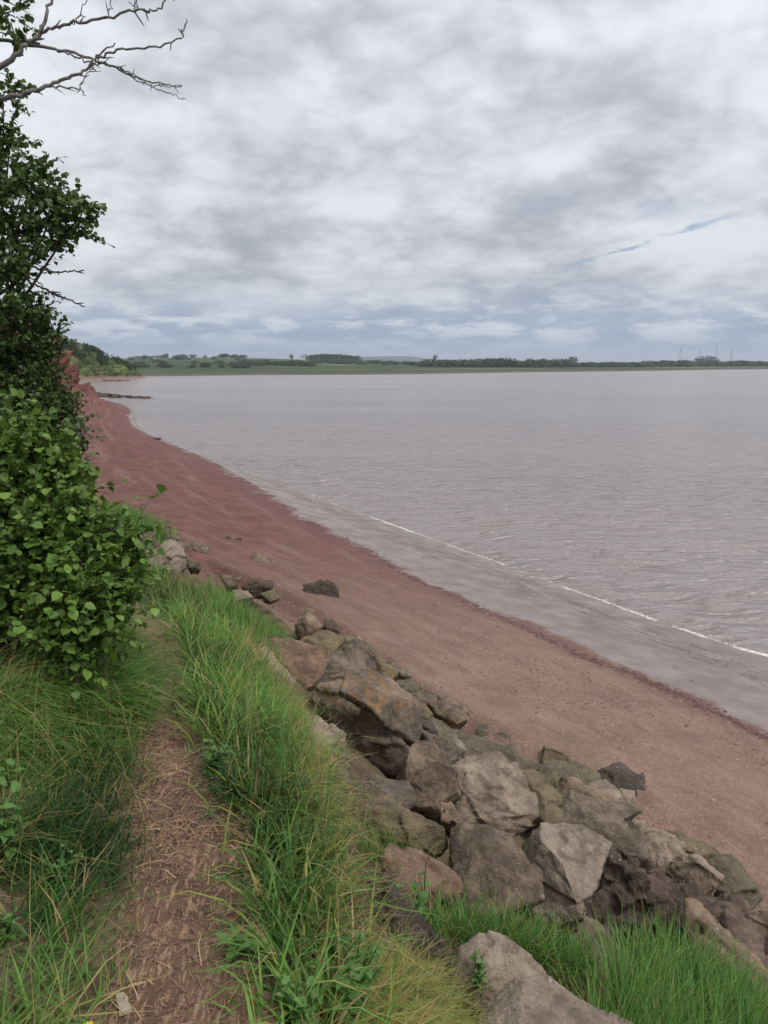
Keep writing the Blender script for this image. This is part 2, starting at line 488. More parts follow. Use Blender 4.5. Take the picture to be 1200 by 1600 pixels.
def leaf_mat(name, dark, light, trans=0.35, rough=0.45, spec=0.25):
    m, nt, out = new_mat(name)
    t = attr(nt, 'tint')
    oi = node(nt, 'ShaderNodeObjectInfo').outputs['Random']
    p = geo_pos(nt)
    f = mth(nt, 'ADD', mth(nt, 'MULTIPLY', t, 0.75), mth(nt, 'MULTIPLY', noise(nt, p, 3.0, 3, 0.5), 0.35), clamp=True)
    c = mix(nt, f, dark, light)
    b = node(nt, 'ShaderNodeBsdfPrincipled', {'Base Color': c, 'Roughness': rough, 'Specular IOR Level': spec})
    tr = node(nt, 'ShaderNodeBsdfTranslucent', {'Color': mix(nt, 0.5, c, (light[0] * 1.5, light[1] * 1.4, light[2] * 0.7))})
    mx = node(nt, 'ShaderNodeMixShader', {0: trans, 1: b.outputs[0], 2: tr.outputs[0]})
    nt.links.new(mx.outputs[0], out.inputs[0])
    return m

def grass_mat():
    m, nt, out = new_mat('grass_blades')
    t = attr(nt, 'tint')
    d = attr(nt, 'dry')
    c = mix(nt, t, (0.018, 0.052, 0.014), (0.150, 0.30, 0.062))
    dryc = mix(nt, t, (0.23, 0.16, 0.075), (0.46, 0.34, 0.17))
    yel = mix(nt, t, (0.17, 0.20, 0.04), (0.31, 0.34, 0.075))
    c = mix(nt, smooth(nt, d, 0.1, 0.5), c, yel)
    c = mix(nt, smooth(nt, d, 0.5, 0.95), c, dryc)
    b = node(nt, 'ShaderNodeBsdfPrincipled', {'Base Color': c, 'Roughness': 0.5, 'Specular IOR Level': 0.22})
    tr = node(nt, 'ShaderNodeBsdfTranslucent', {'Color': c})
    mx = node(nt, 'ShaderNodeMixShader', {0: 0.35, 1: b.outputs[0], 2: tr.outputs[0]})
    nt.links.new(mx.outputs[0], out.inputs[0])
    return m

def plain(name, col, rough=0.8, var=0.25, scale=20, spec=0.3, bumpd=0.0):
    m, nt, out = new_mat(name)
    p = objco(nt)
    n = noise(nt, p, scale, 6, 0.6)
    c = mix(nt, n, tuple(x * (1 - var) for x in col), tuple(min(1, x * (1 + var)) for x in col))
    principled(nt, out, c, rough, bump(nt, n, 0.6, bumpd) if bumpd else None, spec)
    return m

M = dict(
    soil=soil_mat(), path=path_mat(), beach=beach_mat(), cliff=cliff_mat(),
    headland=grassland_mat('headland_turf', (0.045, 0.07, 0.022), (0.14, 0.155, 0.06), 0.25),
    far=farland_mat(), hill=grassland_mat('distant_hill', (0.022, 0.034, 0.022), (0.04, 0.055, 0.03), 0.004),
    water=water_mat(),
    rock=rock_mat('sandstone', (0.072, 0.052, 0.037), (0.245, 0.184, 0.132)),
    rock_light=rock_mat('pale_sandstone', (0.16, 0.124, 0.094), (0.34, 0.272, 0.21)),
    rock_dark=rock_mat('dark_wet_stone', (0.04, 0.029, 0.024), (0.105, 0.077, 0.062), pits=True),
    rock_lichen=rock_mat('lichen_stone', (0.095, 0.072, 0.056), (0.25, 0.195, 0.15), lichen=0.45),
    rock_moss=rock_mat('olive_stone', (0.085, 0.066, 0.042), (0.21, 0.163, 0.105), moss=0.15),
    rock_red=rock_mat('reddish_stone', (0.105, 0.066, 0.048), (0.225, 0.152, 0.115)),
    grass=grass_mat(),
    leaf_near=leaf_mat('shrub_leaf', (0.015, 0.040, 0.010), (0.145, 0.245, 0.042), 0.18),
    leaf_tree=leaf_mat('tree_leaf', (0.020, 0.042, 0.016), (0.115, 0.175, 0.05), 0.22),
    leaf_weed=leaf_mat('weed_leaf', (0.05, 0.115, 0.03), (0.14, 0.26, 0.07), 0.3),
    leaf_far=leaf_mat('far_leaf', (0.02, 0.036, 0.016), (0.055, 0.085, 0.03), 0.15),
    leaf_scrub=leaf_mat('scrub_leaf', (0.025, 0.045, 0.016), (0.09, 0.115, 0.04), 0.15),
    bark=plain('grey_bark', (0.16, 0.145, 0.135), 0.85, 0.35, 30, 0.25, 0.004),
    bark_dark=plain('dark_bark', (0.06, 0.048, 0.04), 0.9, 0.3, 30, 0.2, 0.004),
    foam=plain('foam', (0.60, 0.56, 0.53), 0.7, 0.15, 30),
    straw=plain('straw', (0.235, 0.145, 0.088), 0.85, 0.5, 6),
    wrack=plain('wrack', (0.085, 0.045, 0.042), 0.8, 0.5, 3),
    steel=plain('mast_steel', (0.22, 0.24, 0.27), 0.6, 0.1, 1),
    bird=plain('bird_feather', (0.05, 0.05, 0.055), 0.8, 0.2, 5),
    pale=plain('pale_stone', (0.30, 0.25, 0.195), 0.85, 0.12, 30, 0.3, 0.002),
    yellow=plain('yellow_petal', (0.75, 0.52, 0.02), 0.6, 0.15, 60),
)

# ------------------------------------------------------------------ the shore: one swept surface cut into pieces
# each station: left path edge, right path edge, crest, toe of the rocks, tide line, water's edge (plan, height)
ST = [
    ((0.9, -10, 4.1), (1.3, -10, 4.1), (2.2, -9.5, 3.8), (8.2, -8, 1.3), (12, -5.7, .6), (16.4, -3, 0)),
    ((-.25, -2, 4.03), (.15, -2, 4.03), (.75, -1.6, 3.75), (5.5, .1, 1.3), (9.2, 2.6, .6), (13.3, 5, 0)),
    ((-.76, 1.85, 4), (-.36, 1.9, 4), (.0, 2.2, 3.66), (3.9, 4.0, 1.3), (7.3, 6.4, .6), (11, 8.6, 0)),
    ((-.95, 2.6, 4), (-.58, 2.7, 3.98), (-.27, 3.6, 3.5), (3.2, 5.68, 1.3), (6.4, 8, .6), (10, 10.2, 0)),
    ((-1.12, 3.3, 3.97), (-.86, 3.4, 3.94), (-.62, 5.1, 3.3), (2.61, 7.13, 1.3), (5.6, 9.4, .6), (8.9, 11.9, 0)),
    ((-1.34, 4.0, 3.92), (-1.08, 4.1, 3.88), (-1.0, 6.2, 3.15), (1.81, 8.04, 1.35), (4.9, 10.75, .6), (8, 13.35, 0)),
    ((-1.72, 4.8, 3.82), (-1.38, 4.95, 3.8), (-1.7, 8, 2.95), (.9, 9.1, 1.4), (4.23, 11.95, .6), (7.49, 14.17, 0)),
    ((-2.6, 6.4, 3.52), (-2.2, 6.6, 3.5), (-2.4, 9.6, 2.75), (-.09, 10.75, 1.5), (3.2, 13.65, .6), (6.3, 15.95, 0)),
    ((-4.2, 9.2, 3.25), (-3.8, 9.6, 3.2), (-3.9, 12.2, 2.6), (-1.85, 13.4, 1.6), (1.43, 16.5, .6), (4.6, 19, 0)),
    ((-6.7, 12.3, 3.5), (-6.2, 12.6, 3.3), (-6, 14.6, 2.6), (-4.08, 15.9, 1.7), (0, 19.5, .6), (2.9, 22.1, 0)),
    ((-10.6, 18.7, 5.2), (-10, 19, 4.4), (-9.2, 19.8, 3.2), (-7.85, 20.6, 1.8), (-2, 23.7, .6), (.45, 26.4, 0)),
]
# farther stations: toe, tide line, water's edge, height of the cliff or bluff, reach inland
FAR = [
    ((-12.5, 28, 1.8), (-5, 30.8, .6), (-3, 32.6, 0), 13, 45),
    ((-17, 38, 1.8), (-9.3, 40.4, .6), (-7.6, 41, 0), 13, 45),
    ((-22, 51, 1.8), (-15.2, 52, .6), (-14, 52.6, 0), 13, 45),
    ((-26.2, 64, 1.7), (-20.7, 64, .4), (-19.8, 64.4, 0), 12, 45),
    ((-29.9, 75, 1.6), (-25.0, 76, .35), (-24.3, 76, 0), 10, 45),
    ((-34.5, 90, 1.3), (-29.7, 90.8, .25), (-29, 90, 0), 11, 45),
    ((-41.5, 107, 1.1), (-36.7, 107, .2), (-36, 106, 0), 12, 45),
    ((-51, 124, .9), (-46.5, 122.4, .2), (-45.8, 122, 0), 12, 45),
    ((-68, 147, .8), (-65, 147, .3), (-64, 147, 0), 11, 45),
    ((-92, 183, .8), (-89.5, 183.4, .3), (-88.5, 183.8, 0), 11, 45),
    ((-110, 218, .8), (-108, 220, .3), (-107, 221, 0), 11, 45),
    ((-106, 240, .9), (-105, 238, .3), (-104.6, 237, 0), 13.5, 40),
    ((-97, 247, .9), (-95.5, 245, .3), (-95, 244, 0), 13.5, 40),
    ((-93, 262, .9), (-91, 261.5, .3), (-90.3, 261, 0), 11.5, 30),
    ((-91, 286, .8), (-89.5, 287, .3), (-88.8, 287, 0), 6, 20),
    ((-97, 306, .7), (-95.5, 308, .3), (-95, 309, 0), 5, 20),
    ((-125, 325, .7), (-124, 327, .3), (-124, 328, 0), 6, 25),
    ((-190, 338, .7), (-190, 340, .3), (-190, 341, 0), 7, 30),
]
nodes = []
for pl, pr, cr, to, wr, wa in ST:
    pl, pr, cr, to, wr, wa = map(np.array, (pl, pr, cr, to, wr, wa))
    inl = pl - to
    inl[2] = 0
    inl /= np.linalg.norm(inl)
    k = len(nodes)
    steep = max(0, (k - 7) / 3)
    up = np.array([0, 0, 1.0])
    c = pl + inl * 0.75 + up * (0.14 + 0.9 * steep)
    b = pl + inl * 2.4 + up * (0.75 + 3.0 * steep)
    a = pl + inl * 14 + up * (3.2 + 6.0 * steep)
    m = cr * 0.5 + to * 0.5 - up * 0.10
    out = (wa - to) * np.array([1, 1, 0])
    out /= np.linalg.norm(out)
    nodes.append([a, b, c, pl, pr, cr, m, to, wr, wa, wa + out * 5 - up * 0.5, wa + out * 30 - up * 2.5])
toes = np.array([s[3] for s in ST] + [f[0] for f in FAR])
tan_ = np.gradient(toes[:, :2], axis=0)
for i, (to, wr, wa, hgt, reach) in enumerate(FAR):
    t = tan_[len(ST) + i]
    t = t / np.linalg.norm(t)
    inl = np.array([-t[1], t[0], 0])
    to, wr, wa = map(np.array, (to, wr, wa))
    up = np.array([0, 0, 1.0])
    h = hgt - to[2]
    q = lambda o, f: to + inl * o + up * f * h
    nodes.append([q(reach, 1.12), q(8.5, .97), q(5.6, .78), q(3.3, .5), q(2.5, .36), q(1.5, .2), q(.8, .09), to, wr, wa, wa - inl * 3 - up * 0.9, wa - inl * 8 - up * 2.5])
nodes = np.array(nodes)
NS = len(nodes)

def row_steps(i):
    if i < 1: return 14
    if i < 2: return 24
    if i < 7: return 30
    if i < 10: return 30
    return 18 if i < 20 else 10
P_ = np.concatenate([2 * nodes[:1] - nodes[1:2], nodes, 2 * nodes[-1:] - nodes[-2:-1]])
rows, srow = [], []
for i in range(NS - 1):
    n = row_steps(i)
    a, b, c, d = P_[i], P_[i + 1], P_[i + 2], P_[i + 3]
    for t in np.arange(n) / n:
        rows.append(0.5 * (2 * b + (c - a) * t + (2 * a - 5 * b + 4 * c - d) * t ** 2 + (3 * b - a - 3 * c + d) * t ** 3))
        srow.append(i + t)
rows.append(nodes[-1])
srow.append(NS - 1)
rows = np.array(rows)
srow = np.array(srow)
CS = [14, 16, 14, 12, 14, 22, 22, 34, 26, 10, 6]
cols, tcol = [], []
for j, n in enumerate(CS):
    for t in np.arange(n) / n:
        cols.append((j, t))
cols.append((len(CS) - 1, 1.0))
G = np.stack([rows[:, j] * (1 - t) + rows[:, j + 1] * t for j, t in cols], axis=1)   # rows x cols x 3
across = np.array([j + t for j, t in cols])
S2, A2 = np.meshgrid(srow, across, indexing='ij')
flat = G.reshape(-1, 3)
xy0 = flat * np.array([1, 1, 0.0])
far_f = np.clip((S2.ravel() - 9) / 2, 0, 1)
Af = A2.ravel()
def band(lo, hi, w=0.25):
    return np.clip((Af - lo) / w, 0, 1) * np.clip((hi - Af) / w, 0, 1)
dz = 0.015 * fbm(xy0 * 5, 4, 0.55, 3) * band(2.9, 4.1)
dz += (0.05 * fbm(xy0 * 1.7, 4, 0.5, 11) + 0.02 * fbm(xy0 * 7, 3, 0.5, 12)) * (band(-1, 3.0) + band(4.0, 7.1)) * (1 - far_f)
dz += (0.025 * fbm(xy0 * 1.1, 3, 0.5, 21) + 0.012 * fbm(xy0 * 6, 3, 0.5, 25)) * band(6.8, 8.3) * 1.0
dz += 0.006 * fbm(xy0 * 2.2, 3, 0.5, 31) * band(8.0, 9.2)
flat[:, 2] += dz
# rugged cliff
rug = fbm(flat * np.array([.22, .22, .5]), 5, 0.55, 41)
rid = 1 - np.abs(fbm(flat * np.array([.5, .5, .12]), 4, 0.55, 47))
cw = np.clip((Af - 0.0) / .6, 0, 1) * np.clip((7.0 - Af) / 1.2, 0, 1) * far_f
flat[:, 0] += cw * (1.1 * rug + 1.0 * (rid - .5))
flat[:, 1] += cw * 0.6 * rug
flat[:, 2] += cw * 0.8 * rug + 0.6 * far_f * np.clip(1.2 - Af, 0, 1) * fbm(xy0 * .15, 3, .5, 49)
# the slumped mound of marl at the foot of the cliff
md = np.exp(-(((flat[:, 0] + 30.3) / 2.6) ** 2 + ((flat[:, 1] - 77.5) / 4.5) ** 2))
flat[:, 2] += 1.7 * md * np.clip((Af - 4.5) / 1.5, 0, 1) * (1 + .5 * fbm(flat * .9, 3, .5, 53))
G = flat.reshape(G.shape)
NR, NC = G.shape[:2]
SURVEY = G.copy()      # surface of the armour, before the bed of soil and rubble beneath it is sunk
sink = np.clip((A2 - 5.0) / .35, 0, 1) * np.clip((7.0 - A2) / .25, 0, 1) * np.clip((9.3 - S2) / .8, 0, 1)
PADS = []
_sv = BVHTree.FromPolygons([tuple(map(float, p)) for p in SURVEY.reshape(-1, 3)], [tuple(map(int, q)) for q in (np.arange(NR * NC).reshape(NR, NC)[:-1, :-1].ravel()[:, None] + np.array([0, 1, NC + 1, NC]))])
for u_, v__, r_ in ((690, 1455, .22), (780, 1470, .24), (860, 1490, .26), (940, 1530, .28), (1060, 1580, .40), (1170, 1640, .40), (985, 1300, .1)):
    l_ = _sv.ray_cast(Vector(EYE), Vector(ray(u_, v__)).normalized())[0]
    sink *= 1 - np.exp(-((G[:, :, 0] - l_.x) ** 2 + (G[:, :, 1] - l_.y) ** 2) / r_ ** 2)
G[:, :, 2] -= 0.34 * sink
cstart = np.cumsum([0] + CS)

def cut(r0, r1, c0, c1):
    sub = G[r0:r1 + 1, c0:c1 + 1]
    nr, nc = sub.shape[:2]
    idx = np.arange(nr * nc).reshape(nr, nc)
    f = np.stack([idx[:-1, :-1], idx[:-1, 1:], idx[1:, 1:], idx[1:, :-1]], axis=-1).reshape(-1, 4)
    return sub.reshape(-1, 3), f, S2[r0:r1 + 1, c0:c1 + 1].ravel(), A2[r0:r1 + 1, c0:c1 + 1].ravel()

def row_of(s):
    return int(np.searchsorted(srow, s))

rP, rC, rH = row_of(9.0), row_of(9.6), row_of(18.4)
SPLIT = cstart[6] + 10      # sand runs up under the lowest stones
def shore(name, r0, r1, ca, cb, mat):
    v, f, s, a = cut(r0, r1, SPLIT if ca == 7 else cstart[ca], SPLIT if cb == 7 else cstart[cb])
    return tag(mesh_obj(name, v, f, mat, None, True, {'along': s, 'across': a - 7}), kind='structure')
shore('bank_verge', 0, rP, 0, 3, M['soil'])
shore('footpath', 0, rP, 3, 4, M['path'])
shore('bank_slope', 0, rP, 4, 7, M['soil'])
shore('bank', rP, rC, 0, 7, M['soil'])
shore('cliff', rC, rH, 0, 7, M['cliff'])
shore('headland', rH, NR - 1, 0, 7, M['headland'])
shore('beach', 0, NR - 1, 7, 11, M['beach'])

v_, f_, _, _ = cut(0, NR - 1, 0, NC - 1)
# faces wind clockwise from above or below depending on direction; the tree works either way
TERRAIN = BVHTree.FromPolygons([tuple(map(float, p)) for p in SURVEY.reshape(-1, 3)], [tuple(map(int, q)) for q in f_])
BED = BVHTree.FromPolygons([tuple(map(float, p)) for p in v_], [tuple(map(int, q)) for q in f_])

def hit(u, v):
    d = Vector(ray(u, v)).normalized()
    loc, nrm, idx, dist = TERRAIN.ray_cast(Vector(EYE), d)
    if loc is None:
        return None, None
    if nrm.z < 0:
        nrm = -nrm
    return np.array(loc), np.array(nrm)

def ground_z(x, y):
    loc, n, i, d = BED.ray_cast(Vector((x, y, 60)), Vector((0, 0, -1)))
    return loc.z if loc else 0.0

def surf(s, a):
    """points of the shore surface at station s, column a (arrays)"""
    ri = np.interp(s, srow, np.arange(NR))
    ci = np.interp(a, across, np.arange(NC))
    r0 = np.clip(ri.astype(int), 0, NR - 2)
    c0 = np.clip(ci.astype(int), 0, NC - 2)
    fr = (ri - r0)[:, None]
    fc = (ci - c0)[:, None]
    return (G[r0, c0] * (1 - fr) + G[r0 + 1, c0] * fr) * (1 - fc) + (G[r0, c0 + 1] * (1 - fr) + G[r0 + 1, c0 + 1] * fr) * fc

# ------------------------------------------------------------------ water
WA = G[:, cstart[9], :2]
rr = np.concatenate([np.exp(np.linspace(math.log(9), math.log(110), 400))[:-1], np.exp(np.linspace(math.log(110), math.log(5200), 70))])
aa = np.linspace(R(-62), R(95), 440)
RR, AA = np.meshgrid(rr, aa, indexing='ij')
wx, wy = RR * np.sin(AA), RR * np.cos(AA)
wp = np.stack([wx.ravel(), wy.ravel(), np.zeros(wx.size)], 1)
near = RR.ravel() < 112
h = np.zeros(len(wp))
q = wp[near]
warp = 0.9 * fbm(q * 0.16, 3, .5, 61)
w2 = 0.35 * fbm(q * 0.6, 3, .5, 66)
hn = np.zeros(len(q))
for k in range(16):
    lam = 0.45 * 1.16 ** k * (0.9 + 0.2 * random.random())
    th = R(-96 + random.uniform(-30, 30))
    ph = random.uniform(0, 6.28)
    am = 0.0065 * lam ** 0.75 * (1 if lam < 1.4 else .55)
    s_ = (q[:, 0] * math.cos(th) + q[:, 1] * math.sin(th) + warp + w2) * 2 * math.pi / lam + ph
    env = 0.35 + 0.65 * np.clip(0.5 + vnoise(q * 0.22 / max(.6, lam) ** .5 + k * 7.7, 70 + k), 0, 1)
    hn += am * env * (np.sin(s_) + 0.25 * np.sin(2 * s_ + 1.2))
# shore-parallel wavelets
sel = (np.hypot(q[:, 0], q[:, 1]) < 70)
dmin = np.full(len(q), 99.0)
wl = WA[::6]
for i0 in range(0, len(q), 20000):
    blk = q[i0:i0 + 20000, :2]
    dd = np.sqrt(((blk[:, None, :] - wl[None]) ** 2).sum(-1))
    dmin[i0:i0 + 20000] = dd.min(1)
nw = fbm(q * .35, 3, .5, 91)
dw = dmin + 0.35 * nw
hn = hn * np.clip(dmin / 2.2, 0.25, 1)
hn += np.exp(-((dw - .75) / .22) ** 2) * 0.085 * np.clip(.6 + nw, 0, 1)
hn += np.exp(-((dw - 2.1) / .35) ** 2) * 0.085 * np.clip(.5 - nw, 0, 1)
hn += np.exp(-((dw - 3.8) / .5) ** 2) * 0.08 * np.clip(.4 + 1.3 * nw, 0, 1)
h[near] = hn * np.clip((110 - np.hypot(q[:, 0], q[:, 1])) / 50, 0, 1)
wp[:, 2] = h
nr, nc = RR.shape
idx = np.arange(nr * nc).reshape(nr, nc)
wf = np.stack([idx[:-1, :-1], idx[1:, :-1], idx[1:, 1:], idx[:-1, 1:]], -1).reshape(-1, 4)
water = tag(mesh_obj('river_water', wp, wf, M['water'], None, True), kind='structure')
water.location.z = 0.01

# ------------------------------------------------------------------ land across the water
FBX = np.array([(-900, 330), (-300, 345), (-160, 343), (-110, 347), (-63, 386), (0, 409), (81, 497), (200, 600), (380, 773), (900, 1100), (1500, 1300), (2300, 1450)], float)
fb = curve(FBX, 14)
fb += np.stack([fbm(np.stack([fb[:, 0] * .05, fb[:, 1] * .05, fb[:, 0] * 0], 1), 3, .5, 5) * 3] * 2, 1)
OFF = np.array([-4, 0, 2.5, 7, 15, 30, 60, 100, 160, 240, 340, 460, 620, 820, 1080, 1400, 1900, 2600, 3500, 4300], float)
hz = np.interp(OFF, [-4, 0, 2.5, 7, 15, 60, 400, 4300], [-.6, 0, .9, 1.3, 1.5, 1.7, 2.0, 2.0])
fv, fin = [], []
for x, y in fb:
    for o_, z in zip(OFF, hz):
        yy = y + o_
        xx = x + o_ * 0.04
        hl = 11.5 * math.exp(-((xx + 300) / 240) ** 2 - ((yy - 1150) / 380) ** 2) + 4 * math.exp(-((xx + 120) / 150) ** 2 - ((yy - 950) / 220) ** 2)
        fv.append((xx, min(yy, 5200 + .02 * o_), z + hl))
        fin.append(o_)
nr, nc = len(fb), len(OFF)
idx = np.arange(nr * nc).reshape(nr, nc)
ff = np.stack([idx[:-1, :-1], idx[1:, :-1], idx[1:, 1:], idx[:-1, 1:]], -1).reshape(-1, 4)
fv = np.array(fv)
tag(mesh_obj('far_bank', fv, ff, M['far'], None, True, {'inland': np.array(fin)}), kind='structure')
FARBVH = BVHTree.FromPolygons([tuple(map(float, p)) for p in fv], [tuple(map(int, q_)) for q_ in ff])
def far_z(x, y):
    loc, n, i, d = FARBVH.ray_cast(Vector((x, y, 300)), Vector((0, 0, -1)))
    return loc.z if loc else 0.0

def ridge(name, u0, u1, dist, prof, depth, seed):
    """a far hill: skyline profile along its length, rounded front and back"""
    us = np.linspace(u0, u1, 60)
    hs = np.interp(us, [p[0] for p in prof], [p[1] for p in prof])
    vv = []
    ts = np.linspace(-1, 1, 13)
    for u, hh in zip(us, hs):
        x = (u - 600) / 1200 * dist
        for t in ts:
            zz_ = hh * (1 - t * t) ** .8 if abs(t) < 1 else 0
            vv.append((x, dist + t * depth, 1.0 + zz_))
    vv = np.array(vv)
    vv[:, 2] += np.clip(vv[:, 2] - 1.5, 0, 3) * .35 * fbm(vv * np.array([.012, .012, 0]), 3, .5, seed)
    idx = np.arange(len(us) * 13).reshape(len(us), 13)
    f = np.stack([idx[:-1, :-1], idx[1:, :-1], idx[1:, 1:], idx[:-1, 1:]], -1).reshape(-1, 4)
    return tag(mesh_obj(name, vv, f, M['hill'], None, True), kind='structure')

ridge('hill', 535, 675, 4300, [(535, 8), (558, 36), (590, 43), (640, 45), (658, 36), (675, 8)], 300, 3)
ridge('hill', 150, 600, 4700, [(150, 10), (260, 16), (420, 22), (520, 18), (600, 10)], 200, 8)
ridge('hill', 640, 1500, 4700, [(640, 5), (900, 7), (1500, 6)], 200, 9)

# ------------------------------------------------------------------ boulders
def solid_rock(name, pts, size, vox, mat, seed, rough=1.0, strata=None, origin=None, pit=0.0):
    bm = bmesh.new()
    for p in pts:
        bm.verts.new(tuple(map(float, p)))
    r = bmesh.ops.convex_hull(bm, input=bm.verts)
    junk = [g for g in r['geom_interior'] if isinstance(g, bmesh.types.BMVert)]
    if junk:
        bmesh.ops.delete(bm, geom=junk, context='VERTS')
    # knock corners off with flat breaks
    rk = np.random.default_rng(seed * 17 + 3)
    tc_ = EYE - np.mean(pts, 0)
    tc_ /= np.linalg.norm(tc_)
    for k_ in range(6):
        nn = rk.normal(size=3) + tc_ * .9 + np.array([0, 0, .3])
        nn /= np.linalg.norm(nn)
        pr_ = [v.co.dot(Vector(nn)) for v in bm.verts]
        lo_, hi_ = min(pr_), max(pr_)
        lim_ = hi_ - (hi_ - lo_) * rk.uniform(.06, .15)
        bmesh.ops.bisect_plane(bm, geom=bm.verts[:] + bm.edges[:] + bm.faces[:], plane_co=Vector(nn) * lim_, plane_no=Vector(nn), clear_outer=True)
    keepv = [v.co.copy() for v in bm.verts]
    bm.free()
    bm = bmesh.new()
    for p in keepv:
        bm.verts.new(p)
    r = bmesh.ops.convex_hull(bm, input=bm.verts)
    junk = [g for g in r['geom_interior'] if isinstance(g, bmesh.types.BMVert)]
    if junk:
        bmesh.ops.delete(bm, geom=junk, context='VERTS')
    me = bpy.data.meshes.new(name + '_hull')
    bm.to_mesh(me)
    bm.free()
    o = bpy.data.objects.new(name + '_hull', me)
    COL.objects.link(o)
    md_ = o.modifiers.new('r', 'REMESH')
    md_.mode = 'VOXEL'
    md_.voxel_size = vox
    md_.adaptivity = 0.0
    dg = bpy.context.evaluated_depsgraph_get()
    ev = o.evaluated_get(dg)
    em = ev.to_mesh()
    n = len(em.vertices)
    co = np.empty(n * 3, np.float32)
    em.vertices.foreach_get('co', co)
    no = np.empty(n * 3, np.float32)
    em.vertex_normals.foreach_get('vector', no)
    faces = np.empty(len(em.loops), np.int32)
    em.loops.foreach_get('vertex_index', faces)
    faces = faces.reshape(-1, 4)
    ev.to_mesh_clear()
    bpy.data.objects.remove(o, do_unlink=True)
    bpy.data.meshes.remove(me)
    co = co.reshape(-1, 3).astype(float)
    no = no.reshape(-1, 3).astype(float)
    g = co / size + seed * 7.31
    d = 0.014 * fbm(g * 1.9, 3, 0.5, seed)
    rid_ = 1 - np.abs(fbm(g * 3.1 + 4, 4, 0.55, seed + 3)) * 1.6
    d += 0.011 * rid_
    d += 0.009 * fbm(g * 11, 3, 0.6, seed + 9)
    # chipped steps: quantised noise gives flat breaks
    st = fbm(g * 2.4 + 11, 3, 0.5, seed + 15) * 3.2
    fr = st - np.floor(st)
    d += 0.014 * (np.floor(st) + np.clip((fr - .80) / .20, 0, 1)) / 3.2
    # fracture facets: broken cells, each a little proud or set back and tilted
    rc = np.random.default_rng(seed * 91 + 5)
    nc_ = 16
    gl = (co - co.mean(0)) / size
    sc_ = rc.uniform(gl.min(0) * 1.05, gl.max(0) * 1.05, (nc_, 3))
    axs = rc.normal(size=3)
    axs /= np.linalg.norm(axs)
    stretch = lambda q_: q_ + np.outer(q_ @ axs, axs) * 1.2
    wj = stretch(gl + 0.05 * np.stack([vnoise(g * 5 + k_ * 9, seed + k_) for k_ in range(3)], 1))
    dd = ((wj[:, None] - stretch(sc_)[None]) ** 2).sum(-1)
    ci_ = dd.argmin(1)
    tl_ = rc.normal(0, .075, (nc_, 3))
    of_ = rc.normal(0, .013, nc_)
    d += of_[ci_] + ((gl - sc_[ci_]) * tl_[ci_]).sum(1)
    if strata is not None:
        s_ = (g @ np.array(strata)) * 7 + 1.2 * fbm(g * 2, 2, .5, seed + 21)
        f2 = s_ - np.floor(s_)
        d -= 0.009 * np.exp(-((f2 - .5) / .10) ** 2)
    if pit:
        pn = vnoise(g * 9, seed + 31)
        pn2 = vnoise(g * 18, seed + 33)
        d -= pit * (np.clip(pn, 0.0, 1) ** .7 * .085 + np.clip(pn2, .05, 1) * .035)
    co = co + no * (d * size * rough)[:, None]
    og = np.asarray(origin, float)
    ob = mesh_obj(name, co - og, faces, mat, None, True)
    ob.location = tuple(map(float, og))
    return ob

ROCK_N = [0]
LIFT0 = 0.30
def boulder(outline, label, mat='rock', ridge_=None, name='boulder', lift=None, tilt=0.5, thick=0.75, rough=1.0, res=30, strata=None, pit=0.0, depth=None):
    lift = LIFT0 if lift is None else lift
    ROCK_N[0] += 1
    seed = ROCK_N[0]
    rs = np.random.default_rng(1000 + seed)
    ol = np.array(outline, float)
    cu, cv = (ol.max(0) + ol.min(0)) / 2
    ol = (ol - (cu, cv)) * 1.13 + (cu, cv)
    g, nrm = hit(cu, cv)
    if depth is not None:
        g = pt(cu, cv, depth)
    dist = float((g - EYE) @ FWD)
    ext = ol.max(0) - ol.min(0)
    size = float(np.sqrt(ext[0] * ext[1])) / 1200 * dist
    to_cam = (EYE - g) / np.linalg.norm(EYE - g)
    C = g + to_cam * lift * size
    dist = float((C - EYE) @ FWD)
    size = float(np.sqrt(ext[0] * ext[1])) / 1200 * dist
    pn = nrm * tilt + to_cam * (1 - tilt)
    pn /= np.linalg.norm(pn)
    def onplane(u, v):
        r_ = ray(u, v)
        t = ((C - EYE) @ pn) / (r_ @ pn)
        return EYE + r_ * t
    front = [onplane(u, v) for u, v in ol]
    pts = list(front)
    if ridge_ is None:
        ridge_ = []
        for k in range(4):
            w_ = rs.dirichlet(np.ones(len(ol)) * .7)
            p = w_ @ ol
            ridge_.append((p[0] * .8 + cu * .2, p[1] * .8 + cv * .2, rs.uniform(.10, .30)))
    for u, v, hh in ridge_:
        p = onplane(u, v)
        pts.append(p + (EYE - p) / np.linalg.norm(EYE - p) * hh * size)
    cen = np.mean(front, 0)
    for p in front:
        q_ = cen + (p - cen) * rs.uniform(.62, .85) - pn * thick * size * rs.uniform(.7, 1.1)
        pts.append(q_)
    base = np.array([cen[0], cen[1], min(p[2] for p in pts)])
    ob = solid_rock(name, pts, size, max(0.006, size / (res * 1.5)), M[mat], seed, rough, strata, cen, pit)
    return tag(ob, label, 'boulder', 'boulders of the rock revetment')

B = boulder
